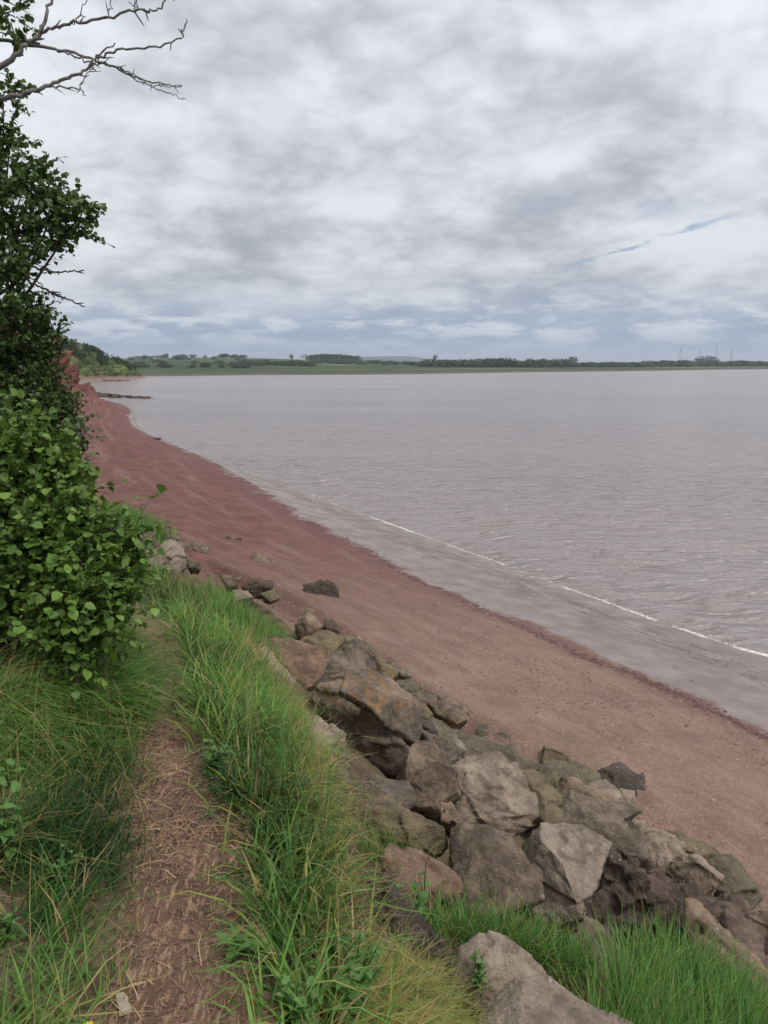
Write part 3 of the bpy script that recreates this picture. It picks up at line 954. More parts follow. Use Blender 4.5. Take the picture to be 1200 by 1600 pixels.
# large ones in the middle of the slope
B([(483, 1077), (530, 1043), (550, 1040), (587, 1063), (633, 1087), (655, 1110), (653, 1147), (640, 1180), (630, 1198), (600, 1192), (580, 1177), (543, 1147), (517, 1120), (490, 1093)],
  'largest grey-brown boulder with orange and yellow lichen on its top', 'rock_lichen', [(515, 1072, .16), (560, 1082, .24), (610, 1095, .26), (641, 1108, .18), (575, 1125, .27), (620, 1170, .14)], res=42, lift=.42, tilt=.35)
B([(500, 1050), (528, 1008), (557, 1003), (580, 1027), (587, 1047), (580, 1060), (533, 1058), (508, 1062)],
  'pointed brown boulder rising just behind the lichened boulder', 'rock', [(529, 1012, .12), (527, 1045, .2), (560, 1030, .12)], res=32, lift=.35)
B([(413, 987), (437, 990), (490, 1010), (507, 1027), (502, 1055), (477, 1070), (447, 1045), (420, 1012)],
  'long flat-topped brown boulder beside the bright tall grass', 'rock_red', [(430, 996, .1), (485, 1018, .16), (495, 1032, .15), (452, 1020, .2)], res=34, tilt=.6)
B([(398, 1010), (423, 1013), (458, 1060), (450, 1078), (425, 1070), (402, 1040)],
  'light tan slab half covered by the green grass edge', 'rock_light', res=24)
B([(473, 1110), (497, 1117), (537, 1147), (542, 1177), (517, 1187), (480, 1157), (468, 1130)],
  'pale smooth boulder left of the lichened boulder, against the grass', 'rock_light', [(495, 1125, .15), (528, 1152, .22), (500, 1150, .2)], res=30)
B([(520, 1183), (547, 1187), (551, 1230), (535, 1242), (516, 1222)],
  'small upright tan block wedged at the grass edge under the lichened boulder', 'rock_moss', res=24)
B([(557, 1213), (577, 1207), (633, 1227), (643, 1247), (632, 1262), (593, 1256), (563, 1243)],
  'dull grey oval stone in the dark gap below the lichened boulder', 'rock', res=28)
B([(550, 1240), (563, 1233), (600, 1250), (647, 1268), (690, 1283), (713, 1300), (690, 1318), (640, 1322), (600, 1300), (560, 1275)],
  'long low boulder with mossy sloping top behind the flat brown slab', 'rock_moss', [(563, 1240, .12), (610, 1262, .25), (680, 1290, .22), (640, 1290, .2)], res=40, strata=(.3, .1, .9))
B([(642, 1180), (657, 1153), (675, 1165), (703, 1207), (713, 1237), (700, 1257), (650, 1248), (640, 1210)],
  'blocky boulder with broken dark face right of the lichened boulder', 'rock', [(660, 1165, .1), (650, 1205, .2), (700, 1212, .22), (680, 1190, .2)], res=32)
B([(700, 1195), (725, 1180), (779, 1182), (808, 1197), (833, 1245), (835, 1285), (800, 1296), (770, 1300), (725, 1276), (704, 1232)],
  'large pale angular boulder with a broad sunlit top facet', 'rock_light', [(730, 1190, .1), (790, 1195, .12), (742, 1245, .30), (765, 1285, .22), (822, 1262, .24), (722, 1215, .2)], res=40, strata=(.5, .1, .8), lift=.4)
B([(800, 1197), (858, 1214), (873, 1245), (879, 1287), (856, 1297), (838, 1262)],
  'ochre-stained slab leaning behind the large pale angular boulder', 'rock_moss', res=28)
B([(708, 1307), (727, 1282), (754, 1297), (796, 1307), (833, 1370), (839, 1398), (796, 1415), (733, 1430), (706, 1400)],
  'speckled triangular boulder with steep dark left face near the green weeds', 'rock', [(727, 1288, .06), (735, 1350, .26), (745, 1410, .2), (790, 1320, .12), (820, 1390, .16)], res=40, lift=.4)
B([(752, 1298), (790, 1297), (805, 1320), (790, 1332), (762, 1322)],
  'small rounded lump of stone tucked behind the speckled triangular boulder', 'rock_moss', res=22)
B([(817, 1291), (842, 1287), (908, 1297), (950, 1322), (925, 1355), (910, 1390), (912, 1432), (858, 1418), (832, 1370), (810, 1333)],
  'broad smooth grey boulder left of the dark pitted one', 'rock_light', [(840, 1300, .12), (900, 1312, .15), (870, 1350, .22), (850, 1400, .2)], res=38, strata=(.7, .2, .5), lift=.35)
B([(904, 1372), (910, 1345), (933, 1328), (971, 1330), (1008, 1345), (1046, 1362), (1092, 1378), (1117, 1407), (1110, 1445), (1033, 1450), (950, 1450), (912, 1425)],
  'dark deeply pitted boulder behind the tall grass', 'rock_dark', [(930, 1345, .14), (970, 1365, .24), (1040, 1395, .24), (930, 1400, .2), (1085, 1400, .16)], res=64, pit=1.0, lift=.4, rough=1.1)
B([(873, 1262), (883, 1240), (908, 1238), (933, 1243), (992, 1272), (1010, 1299), (1012, 1326), (992, 1345), (925, 1320), (875, 1300)],
  'rugged brown boulder with a dark left end behind the dark pitted boulder', 'rock', [(905, 1250, .18), (925, 1290, .22), (985, 1290, .2), (895, 1290, .1)], res=36, rough=1.4)
B([(985, 1283), (1025, 1288), (1054, 1308), (1100, 1345), (1123, 1364), (1117, 1380), (1085, 1378), (1046, 1362), (1010, 1330)],
  'long pale ridge-like boulder lying above the dark pitted one', 'rock_light', [(1010, 1295, .15), (1060, 1325, .25), (1105, 1360, .15)], res=38, rough=1.5)
B([(1008, 1278), (1046, 1289), (1100, 1318), (1123, 1337), (1115, 1358), (1075, 1335), (1033, 1305)],
  'long dark mossy boulder at the beach edge beyond the pale ridge', 'rock_moss', res=34)
B([(1115, 1345), (1150, 1343), (1173, 1378), (1198, 1412), (1167, 1415), (1127, 1385)],
  'olive wedge-shaped boulder at the right edge against the wet sand', 'rock_moss', res=30)
B([(1095, 1378), (1129, 1380), (1179, 1405), (1225, 1430), (1260, 1520), (1215, 1540), (1150, 1500), (1112, 1440)],
  'big smooth brown slab at the right edge beside the tall grass', 'rock_red', [(1125, 1395, .14), (1170, 1440, .25), (1220, 1470, .2)], res=40, strata=(.4, .4, .7))
B([(1085, 1420), (1120, 1440), (1180, 1505), (1230, 1560), (1200, 1600), (1130, 1560), (1080, 1480)],
  'rough dark flank boulder below the smooth slab at right', 'rock', res=32, rough=1.5)
B([(698, 1505), (754, 1462), (790, 1470), (824, 1488), (872, 1532), (860, 1565), (780, 1580), (720, 1550)],
  'pale peaked boulder in the foreground above the bottom edge', 'rock_light', [(754, 1468, .1), (795, 1485, .14), (770, 1520, .26), (720, 1515, .15), (835, 1540, .15)], res=44, lift=.35)
B([(752, 1610), (770, 1562), (800, 1537), (850, 1527), (890, 1555), (980, 1608), (1020, 1680), (900, 1720), (760, 1690)],
  'smooth pale boulder cut off by the bottom edge of the frame', 'rock_light', [(800, 1560, .15), (850, 1550, .18), (880, 1590, .22), (810, 1620, .22)], res=44, lift=.3, rough=.8)
B([(600, 1329), (621, 1317), (667, 1315), (710, 1365), (712, 1390), (671, 1408), (621, 1395), (598, 1360)],
  'flat reddish-brown stone surrounded by straw and green tufts', 'rock_red', [(625, 1328, .1), (665, 1330, .1), (690, 1375, .12), (640, 1372, .14)], res=32, tilt=.8)
B([(567, 1358), (592, 1365), (610, 1390), (648, 1430), (690, 1465), (696, 1490), (654, 1492), (605, 1462), (573, 1405)],
  'long boulder with dark purplish side rising from dry grass', 'rock_dark', [(592, 1375, .15), (640, 1430, .24), (680, 1470, .15), (610, 1430, .1)], res=38)
B([(925, 1222), (950, 1213), (967, 1237), (980, 1264), (955, 1268), (930, 1245)],
  'upright pale stone beneath the flat dark slab on the beach edge', 'rock_light', res=24)
B([(970, 1233), (992, 1235), (996, 1268), (978, 1262)],
  'small square pale stone next to the upright pale stone', 'rock_light', res=20)
B([(917, 1195), (967, 1197), (1000, 1210), (1007, 1235), (992, 1241), (940, 1222)],
  'flat dark slab lying out on the sand beyond the boulders', 'rock_dark', [(935, 1200, .1), (990, 1213, .12), (960, 1212, .14)], res=26, tilt=.8)
B([(844, 1172), (854, 1159), (883, 1173), (910, 1199), (885, 1204), (852, 1193)],
  'dark olive stone tilted up at the sand edge', 'rock_moss', res=24)
B([(833, 1191), (867, 1189), (896, 1195), (931, 1205), (935, 1222), (908, 1234), (875, 1230)],
  'low mossy brown stone between dark olive stone and flat dark slab', 'rock_moss', res=26, tilt=.7)
B([(860, 1225), (905, 1222), (945, 1238), (980, 1265), (1000, 1282), (960, 1280), (890, 1245)],
  'flat brown slab sloping under the rugged brown boulder', 'rock', res=28, tilt=.8)
B([(673, 1118), (720, 1131), (800, 1168), (838, 1187), (825, 1202), (783, 1192), (730, 1170), (693, 1148)],
  'long flat brown slab lying along the sand edge', 'rock_moss', [(700, 1132, .1), (770, 1165, .14), (815, 1190, .1)], res=36, tilt=.75, strata=(.2, .2, .9))
B([(613, 1058), (640, 1061), (669, 1083), (669, 1102), (640, 1092), (613, 1075)],
  'flat mossy slab right behind the lichened boulder', 'rock_moss', res=26, tilt=.75)
B([(667, 1086), (687, 1085), (726, 1103), (730, 1121), (713, 1129), (683, 1113)],
  'faceted grey-brown stone at the sand edge above the long slab', 'rock', res=26)
B([(630, 1078), (665, 1100), (685, 1122), (672, 1132), (640, 1108)],
  'brown sloping stone touching the right side of the lichened boulder', 'rock_moss', res=24)
B([(653, 1138), (683, 1150), (695, 1185), (670, 1166)],
  'thin reddish wedge between blocky boulder and long flat slab', 'rock_red', res=22)
B([(683, 1153), (710, 1146), (730, 1178), (700, 1190), (688, 1175)],
  'small bright faceted stone above the large pale angular boulder', 'rock_light', res=22)
B([(655, 1126), (675, 1126), (692, 1150), (668, 1146)],
  'little dark stone above the blocky broken-faced boulder', 'rock_dark', res=20)
B([(690, 1253), (710, 1255), (724, 1278), (712, 1290), (690, 1275)],
  'small grey stone in the shadow left of the large pale boulder', 'rock', res=20)
B([(585, 1033), (597, 1029), (622, 1053), (602, 1066), (586, 1050)],
  'small brown block on the upper right of the pointed boulder', 'rock_moss', res=22)
B([(605, 1032), (633, 1045), (642, 1056), (622, 1054)],
  'thin flat stone lying on sand behind the small brown block', 'rock', res=20, tilt=.8)
B([(537, 996), (560, 995), (582, 1013), (575, 1026), (547, 1013)],
  'low grey stone with pale spots behind the pointed boulder', 'rock', res=22, tilt=.7)
B([(463, 972), (480, 954), (500, 962), (514, 984), (493, 993), (472, 992)],
  'angular brown stone at the end of the bright grass', 'rock', res=26)
B([(507, 969), (523, 969), (526, 977), (534, 995), (520, 999), (509, 984)],
  'small dark block just right of the angular brown stone', 'rock_dark', res=20)
B([(460, 994), (510, 987), (533, 1001), (512, 1026), (480, 1010)],
  'mossy flat stone below the angular brown stone', 'rock_moss', res=24, tilt=.7)
# out on the beach
B([(476, 914), (512, 910), (527, 918), (529, 934), (512, 940), (480, 934)],
  'lone dark block standing on the red beach', 'rock_dark', [(485, 916, .14), (520, 920, .16), (500, 930, .16)], res=28, lift=.35, tilt=.3)
B([(390, 871), (397, 861), (424, 876), (424, 887), (402, 884)],
  'low pointed grey stone half sunk in red shingle', 'rock', res=22, tilt=.6)
B([(349, 843), (356, 836), (362, 841), (358, 846)], 'tiny pale stone far out on the red shingle', 'rock', res=16, tilt=.4)
B([(366, 843), (374, 839), (379, 845), (372, 847)], 'tiny dark stone far out on the red shingle', 'rock_dark', res=16, tilt=.4)
# cluster beyond the grass
LIFT0 = .6
B([(200, 834), (239, 830), (247, 845), (242, 862), (203, 860)], 'flat-topped brown boulder nearest the far green tuft', 'rock', res=26, strata=(.1, .2, .9))
B([(188, 866), (230, 861), (265, 864), (268, 884), (230, 892), (190, 886)], 'wide low tan boulder behind the leafy shrub tip', 'rock_light', res=28, strata=(.1, .2, .9))
B([(246, 860), (260, 843), (281, 848), (298, 884), (272, 890), (250, 880)], 'humped tan boulder in the middle of the far cluster', 'rock_light', res=26)
B([(262, 837), (275, 833), (289, 841), (288, 853), (266, 847)], 'small reddish block at the top of the far cluster', 'rock_red', res=22)
B([(287, 855), (305, 844), (326, 851), (327, 866), (314, 872), (294, 868)], 'brown boulder with dark right end, rightmost of the far cluster', 'rock', [(300, 852, .15), (317, 860, .2)], res=26)
B([(291, 872), (313, 878), (313, 890), (296, 888)], 'little stone below the rightmost boulder of the far cluster', 'rock_moss', res=18)
B([(340, 897), (362, 899), (373, 915), (356, 916)], 'thin tan slab showing over the grass beside the hollow dark stone', 'rock', res=20)
B([(379, 913), (395, 904), (422, 908), (426, 921), (407, 931), (385, 924)], 'hollow-looking dark stone at the grass edge', 'rock_dark', [(390, 910, .14), (415, 913, .14)], res=26, tilt=.4)
B([(408, 928), (434, 917), (439, 931), (422, 939)], 'small mossy stone right of the hollow dark stone', 'rock_moss', res=20)
B([(365, 920), (388, 924), (396, 933), (368, 934)], 'flat tan stone just under the hollow dark stone', 'rock_light', res=20, tilt=.7)
LIFT0 = 0.30
# by the left edge of the frame
B([(-60, 1395), (0, 1388), (14, 1400), (18, 1445), (10, 1500), (-50, 1510)], 'brown stone cut by the left edge below the leafy weed', 'rock_red', name='boulder', res=30, tilt=.3)
B([(-60, 1500), (2, 1500), (12, 1540), (16, 1605), (0, 1650), (-60, 1650)], 'brown stone in the bottom left corner', 'rock_red', name='boulder', res=30, tilt=.3)

# smaller stones filling the slope beneath, joined: too many to pick out
fill = MB()
ico = bmesh.new()
bmesh.ops.create_icosphere(ico, subdivisions=2, radius=1)
iv = np.array([v.co[:] for v in ico.verts])
if_ = [tuple(v.index for v in f.verts) for f in ico.faces]
ico.free()
def lump(seed, sc, rot):
    v = iv.copy()
    for k in range(7):
        n = np.random.default_rng(seed * 13 + k).normal(size=3)
        n /= np.linalg.norm(n)
        d = v @ n
        lim = .45 + .35 * ((seed * 7 + k * 3) % 10) / 10
        v = v - np.clip(d - lim, 0, None)[:, None] * n
    v = v * np.asarray(sc)
    c, s = math.cos(rot), math.sin(rot)
    return np.stack([v[:, 0] * c - v[:, 1] * s, v[:, 0] * s + v[:, 1] * c, v[:, 2]], 1)
for k in range(360):
    s_ = rng.uniform(-.5, 9.2)
    a_ = rng.uniform(5.15, 6.97)
    p = surf(np.array([s_]), np.array([a_]))[0]
    r_ = rng.uniform(.07, .2) * (0.6 + .8 * rng.random())
    inv = r_ * np.array([rng.uniform(.8, 1.3), rng.uniform(.7, 1.1), rng.uniform(.5, .8)])
    p[2] -= .02
    fill.add(lump(k, inv, rng.uniform(0, 6)) + p + np.array([0, 0, -r_ * .25]), if_)
tag(fill.build('rubble_stones', M['rock'], None, False), 'small broken stones packed between the boulders', 'rubble', kind='stuff')

# rock spit running into the water, dark and low
spit = empty('rock_spit', (-46, 131, 0))
tag(spit, 'low dark rocky spit reaching out into the river past the cliff', 'rock spit')
sp = MB()
for k in range(260):
    t = rng.random() ** .7
    x = -54 + t * 16 + rng.normal() * .4
    y = 138.5 - t * 12.5 + rng.normal() * (1.5 - .8 * t)
    r_ = rng.uniform(.2, .75) * (1 - .5 * t)
    sp.add(lump(k + 700, r_ * np.array([1.2, 1, .6]), rng.uniform(0, 6)) + np.array([x + 46, y - 131, .02 + .16 * (1 - t) + .12 * rng.normal()]), if_)
sp.build('stones', M['rock_dark'], spit, False)['kind'] = 'stuff'
sp = MB()
for k in range(90):
    t = rng.random()
    r_ = rng.uniform(.4, .9)
    sp.add(lump(k + 300, r_ * np.array([1.4, 1, .5]), rng.uniform(0, 6)) + np.array([-92 + t * 8 + rng.normal() * .5, 256 - t * 3 + rng.normal() * .8, .15]), if_)
o = sp.build('shore_stones', M['rock'], None, False)
tag(o, 'scatter of stones along the foot of the far headland', 'stones', kind='stuff')
# a lone washed-up log at the water's edge far down the beach
g, _ = hit(246, 687)
lg = MB()
ax = np.linspace(-.28, .28, 7)
lg.tube(np.stack([ax, .3 * ax ** 2, .02 * np.sin(ax * 9)], 1), [.04, .07, .08, .075, .08, .06, .03], 8)
o = lg.build('driftwood_log', M['bark_dark'])
o.location = tuple(map(float, g + np.array([0, 0, .05])))
tag(o, 'short dark driftwood log at the edge of the water far along beach', 'log')

# ------------------------------------------------------------------ grass
def blades(name, roots, length, width, lean, bend, az, tint, dry, label, levels=4):
    n = len(roots)
    d = np.stack([np.cos(az), np.sin(az), np.zeros(n)], 1)
    sidea = az + math.pi / 2 + rng.normal(0, .5, n)
    sd = np.stack([np.cos(sidea), np.sin(sidea), np.zeros(n)], 1)
    vs_, tn, dr = [], [], []
    for k in range(levels):
        t = k / (levels - 1)
        out = length * (lean * t + bend * t * t)
        up = length * t * np.sqrt(np.clip(1 - (lean + bend * t) ** 2 * .8, .12, 1)) - length * .35 * np.clip(bend - .35, 0, 1) * t ** 3
        c = roots + d * out[:, None]
        c[:, 2] += up
        w = width * (1 - t) ** .65 * (.75 + .25 * min(1, t * 4))
        if k < levels - 1:
            vs_ += [c - sd * w[:, None] / 2, c + sd * w[:, None] / 2]
        else:
            vs_ += [c]
    V = np.stack(vs_, 1)
    m_ = V.shape[1]
    base = np.arange(n)[:, None] * m_
    F = []
    for k in range(levels - 2):
        q0 = [2 * k, 2 * k + 1, 2 * k + 3, 2 * k + 2]
        F.append(base + np.array([q0[0], q0[1], q0[2]]))
        F.append(base + np.array([q0[0], q0[2], q0[3]]))
    F.append(base + np.array([2 * (levels - 2), 2 * (levels - 2) + 1, m_ - 1]))
    F = np.concatenate(F)
    o = mesh_obj(name, V.reshape(-1, 3), F, M['grass'], None, True, {'tint': np.repeat(tint, m_), 'dry': np.repeat(dry, m_)})
    tag(o, label, 'grass', kind='stuff')
    return o

def tufted(n, s0, s1, a0, a1, spread=.05, per=22, dens=None):
    """roots gathered in tufts on the shore surface"""
    k = max(1, n // per)
    s = rng.uniform(s0, s1, k * 3)
    a = rng.uniform(a0, a1, k * 3)
    c = surf(s, a)
    if dens is not None:
        keep = rng.random(len(c)) < dens(c, s, a)
        s, a, c = s[keep], a[keep], c[keep]
    c, s, a = c[:k], s[:k], a[:k]
    k = len(c)
    idx = np.repeat(np.arange(k), per)
    r_ = c[idx] + np.concatenate([rng.normal(0, spread, (k * per, 2)), np.zeros((k * per, 1))], 1)
    return r_, idx, s[idx], a[idx]

def snap(roots):
    for i in range(len(roots)):
        roots[i, 2] = ground_z(roots[i, 0], roots[i, 1]) - .01
    return roots

def field(name, label, n, s0, s1, a0, a1, L=(.16, .30), W=(.004, .007), dry_fn=None, az_fn=None, dens=None, spread=.05, per=22, lean=(.1, .5), bend=(.2, .7), tint=(.1, .9)):
    r_, ti, s, a = tufted(n, s0, s1, a0, a1, spread, per, dens)
    r_ = snap(r_)
    m = len(r_)
    tl = rng.uniform(.5, 1.45, ti.max() + 1)[ti]
    taz = rng.uniform(0, 6.28, ti.max() + 1)[ti]
    az = taz + rng.normal(0, 1.2, m)
    if az_fn is not None:
        f, mu = az_fn(r_, s, a)
        az = np.where(rng.random(m) < f, mu + rng.normal(0, .6, m), az)
    nz = fbm(r_ * np.array([1.3, 1.3, 0]) + 5, 3, .5, 77)
    tl = np.clip(tl * (1 + .35 * nz), .35, 1.3)
    tt = np.clip(rng.uniform(*tint, m) * .6 + .4 * (rng.uniform(*tint, ti.max() + 1)[ti]) + .42 * nz - .04, 0, 1)
    dry = np.where(rng.random(m) < .12, rng.uniform(.5, 1, m), rng.uniform(0, .12, m))
    if dry_fn is not None:
        dry = np.clip(np.maximum(dry, dry_fn(r_, s, a, m)), 0, 1)
    return blades(name, r_, rng.uniform(*L, m) * tl, rng.uniform(*W, m), rng.uniform(*lean, m), rng.uniform(*bend, m), az, tt, dry, label)

SEA = math.atan2(.5, .86)
# right of the path: bright long grass, turning yellow at the stones
def dry_edge(r_, s, a, m):
    e = np.clip((a - 4.5) / .3, 0, 1) * np.clip((6.6 - s) / 2, .15, 1)
    pick = rng.random(m) < e * .75
    return np.where(pick, rng.uniform(.35, 1, m), np.where(rng.random(m) < .12, rng.uniform(.15, .6, m), 0)) * (rng.random(m) < .92)
field('tall_grass', 'bright green grass between path and boulders, yellowing at stones', 12300, 3.2, 9.0, 4.05, 4.85, (.12, .27), (.007, .013), dry_edge,
      lambda r_, s, a: (.3, SEA + math.pi + .5), spread=.075, per=40, tint=(.2, 1), dens=lambda c, s, a: np.where((a > 4.58) & (s < 6.6), .03, 1.0))
field('tall_grass', 'long drooping grass along the right side of the path', 8800, .5, 4.4, 4.07, 4.72, (.11, .26), (.007, .014), dry_edge,
      lambda r_, s, a: (.35, SEA + math.pi), spread=.065, per=36, dens=lambda c, s, a: np.where(a > 4.7, .15, 1.0), lean=(.05, .6), bend=(.1, .9))
# downslope skirts of dry grass
field('dry_grass', 'straw-coloured dry grass hanging over the top of the boulders', 5200, .5, 5.4, 4.48, 4.84, (.09, .21), (.003, .006),
      lambda r_, s, a, m: np.where(rng.random(m) < .75, rng.uniform(.6, 1, m), rng.uniform(.2, .5, m)), lambda r_, s, a: (.45, SEA), spread=.06, bend=(.4, 1.0))
# left of the path
def dry_left(r_, s, a, m):
    nz = fbm(r_ * np.array([2.2, 2.2, 0]) + 9, 3, .5, 55)
    return np.where(rng.random(m) < np.clip(nz * 1.1 - .05, 0, .7), rng.uniform(.5, 1, m), 0)
field('verge_grass', 'green verge grass left of the path, tinted darker for tree shade', 17000, .4, 4.9, 2.0, 2.90, (.08, .22), (.005, .010), dry_left,
      lambda r_, s, a: (.2, SEA), spread=.06, per=30, lean=(.05, .7), bend=(.1, .9), tint=(.0, .65))  # low tint range: shade of the overhanging tree put into the blade colour
field('verge_grass', 'lush green grass clump under the leafy shrub beside the path', 8000, 4.0, 6.8, 1.95, 2.92, (.16, .32), (.005, .010), None,
      lambda r_, s, a: (.7, SEA - .3), spread=.05, bend=(.4, .9), tint=(.2, .9))
field('bank_grass', 'dry hay-like grass on the bank at the left edge', 12000, .5, 6.0, .9, 2.05, (.18, .42), (.003, .005),
      lambda r_, s, a, m: np.where(rng.random(m) < .55, rng.uniform(.6, 1, m), 0), None, spread=.08, bend=(.4, 1.0), tint=(0, .6))
# thin short growth creeping over the path edges
field('path_edge_grass', 'sparse short grass creeping in from both edges of the path', 1800, .5, 5.0, 2.88, 3.15, (.05, .13), (.002, .004), dry_left, None, spread=.04, per=8)
field('dead_stems', 'thin dry stalks standing up through the grass beside the path', 420, 1.5, 7.5, 4.15, 4.75, (.28, .46), (.0018, .003), lambda r_, s, a, m: rng.uniform(.8, 1, m), None, spread=.08, per=4, lean=(.0, .35), bend=(.0, .35))
field('dead_stems', 'thin dead stems tangled in the verge left of the path', 1500, .6, 6, 1.6, 2.9, (.2, .42), (.0018, .003), lambda r_, s, a, m: rng.uniform(.7, 1, m), None, spread=.08, per=5, lean=(.0, .8), bend=(.0, .6))
# tufts among the boulders
def px_tuft(name, label, poly, n, L, W, dryp=.1, lean=(.05, .4), bend=(.15, .6), az=None, tint=(.2, .95), per=14, spread=.035):
    poly = np.array(poly, float)
    lo, hi = poly.min(0), poly.max(0)
    cs = []
    while len(cs) < max(2, n // per):
        u, v = rng.uniform(lo, hi)
        inside = False
        j = len(poly) - 1
        for i in range(len(poly)):
            if (poly[i, 1] > v) != (poly[j, 1] > v) and u < (poly[j, 0] - poly[i, 0]) * (v - poly[i, 1]) / (poly[j, 1] - poly[i, 1]) + poly[i, 0]:
                inside = not inside
            j = i
        if inside:
            g_, _ = hit(u, v)
            if g_ is not None:
                cs.append(g_)
    cs = np.array(cs)
    ti = np.repeat(np.arange(len(cs)), per)
    r_ = cs[ti] + np.concatenate([rng.normal(0, spread, (len(ti), 2)), np.zeros((len(ti), 1))], 1)
    m = len(r_)
    r_ = snap(r_)
    dry = np.where(rng.random(m) < dryp, rng.uniform(.4, 1, m), rng.uniform(0, .15, m))
    azv = rng.uniform(0, 6.28, m) if az is None else az + rng.normal(0, .9, m)
    return blades(name, r_, rng.uniform(*L, m), rng.uniform(*W, m), rng.uniform(*lean, m), rng.uniform(*bend, m), azv, rng.uniform(*tint, m), dry, label)
px_tuft('tall_grass', 'tall upright green grass in the bottom right among boulders', [(930, 1570), (980, 1530), (1080, 1530), (1180, 1590), (1230, 1660), (1180, 1760), (1010, 1720), (960, 1640)], 3600, (.2, .42), (.005, .009), .06, az=1.2, tint=(.3, 1))
px_tuft('low_grass', 'mid-height grass between the foreground boulders and dark pitted one', [(640, 1440), (720, 1445), (840, 1455), (930, 1490), (920, 1540), (880, 1530), (800, 1480), (700, 1480)], 1500, (.10, .22), (.004, .0075), .12, tint=(.2, .9))
px_tuft('low_grass', 'small green tuft on the flat reddish-brown stone', [(675, 1345), (700, 1345), (700, 1375), (680, 1375)], 160, (.08, .2), (.003, .005), .3)
px_tuft('low_grass', 'tiny green tuft growing on the rugged brown boulder', [(970, 1292), (990, 1290), (992, 1305), (975, 1305)], 160, (.05, .1), (.004, .007), 0)
px_tuft('low_grass', 'thin grass sprigs standing before the long low mossy boulder', [(560, 1310), (680, 1330), (660, 1345), (570, 1340)], 420, (.12, .28), (.002, .0045), .35)
px_tuft('dry_grass', 'straw and dead stems at the bottom edge by the pale boulder', [(560, 1560), (640, 1490), (720, 1560), (740, 1660), (600, 1700)], 3800, (.08, .2), (.0025, .0045), .8, lean=(.3, .8), bend=(.3, .9))
px_tuft('tall_grass', 'far bright green tuft between the shrub and far boulder cluster', [(165, 812), (190, 806), (250, 835), (255, 850), (215, 850), (175, 838)], 2600, (.35, .6), (.012, .02), .08, tint=(.4, 1), spread=.12)
px_tuft('tall_grass', 'green grass strip reaching down between the flat stones', [(330, 915), (380, 935), (440, 960), (465, 1000), (440, 1030), (380, 1000), (320, 960)], 3000, (.2, .36), (.006, .011), .1, tint=(.4, 1), spread=.06)

# ------------------------------------------------------------------ litter on the path
def litter(name, label, n, s0, s1, a0, a1, L, W, mat, cat, lift=.006):
    s = rng.uniform(s0, s1, n)
    a = rng.uniform(a0, a1, n)
    p = surf(s, a)
    az = rng.uniform(0, math.pi, n)
    d = np.stack([np.cos(az), np.sin(az), rng.normal(0, .12, n)], 1)
    sd = np.stack([-np.sin(az), np.cos(az), np.zeros(n)], 1)
    l = rng.uniform(*L, n)[:, None] / 2
    w = rng.uniform(*W, n)[:, None] / 2
    p = p + np.array([0, 0, 1]) * rng.uniform(.2, 1.6, n)[:, None] * lift
    top = np.array([0, 0, 1]) * w
    bow = np.array([0, 0, 1]) * rng.uniform(0, .006, n)[:, None] + sd * rng.normal(0, .12, n)[:, None] * l
    V = np.stack([p - d * l - sd * w, p - d * l + sd * w, p + bow - sd * w, p + bow + top, p + bow + sd * w, p + d * l], 1).reshape(-1, 3)
    b = np.arange(n)[:, None] * 6
    F = np.concatenate([b + np.array(t) for t in ((0, 1, 3), (0, 3, 2), (1, 4, 3), (2, 3, 5), (3, 4, 5))])
    o = mesh_obj(name, V, F, mat, None, False)
    return tag(o, label, cat, kind='stuff')
litter('straw_litter', 'trodden straw and dead stems strewn over the path', 16000, 1.2, 6.5, 3.02, 4.05, (.008, .036), (.001, .0026), M['straw'], 'litter')
litter('straw_litter', 'long loose straws lying on the near path', 260, 1.2, 3.6, 3.1, 4.2, (.06, .13), (.0015, .003), plain('pale_straw', (.36, .25, .15), .8, .3, 9), 'litter', .012)
litter('bark_chips', 'dark chips and twigs trodden into the path', 2600, 1.2, 6, 3.05, 4.0, (.01, .04), (.002, .005), M['wrack'], 'litter')
# shore debris: dark shingle chips and weed along the tide lines
def debris(name, label, n, s0, s1, mu, sg, size, mat, cat, aspect=.5):
    s = rng.uniform(s0, s1, n)
    a = 7 + mu + rng.normal(0, 1, n) * sg + .07 * fbm(np.stack([s * 1.4, s * 0, s * 0], 1), 3, .5, 17)
    p = surf(s, np.clip(a, 7.02, 8.97))
    if 'scatter' in name:      # gathered in patches
        kp = fbm(p * np.array([.8, .8, 0]), 3, .55, 401) + .25 * rng.normal(size=n) > .12
        s, a, p = s[kp], a[kp], p[kp]
        n = len(p)
    r_ = rng.uniform(*size, n)[:, None] * (.6 + 1.1 * rng.random((n, 1)) ** 3)
    az = rng.uniform(0, 6.28, n)
    ex = np.stack([np.cos(az), np.sin(az), 0 * az], 1)
    ey = np.stack([-np.sin(az), np.cos(az), 0 * az], 1)
    ez = np.array([0, 0, 1.0])
    as_ = rng.uniform(.35, 1, n)[:, None]
    V = np.stack([p - ex * r_, p + ey * r_ * as_, p + ex * r_ * rng.uniform(.6, 1.2, n)[:, None], p - ey * r_ * as_, p + ez * r_ * aspect + ex * r_ * rng.normal(0, .3, n)[:, None], p + ez * r_ * aspect * .8 + ey * r_ * .3], 1).reshape(-1, 3)
    b = np.arange(n)[:, None] * 6
    F = np.concatenate([b + np.array(t) for t in ((0, 3, 4), (3, 2, 4), (2, 1, 5), (1, 0, 5), (0, 4, 5), (2, 5, 4))])
    o = mesh_obj(name, V, F, mat, None, False)
    return tag(o, label, cat, kind='stuff')
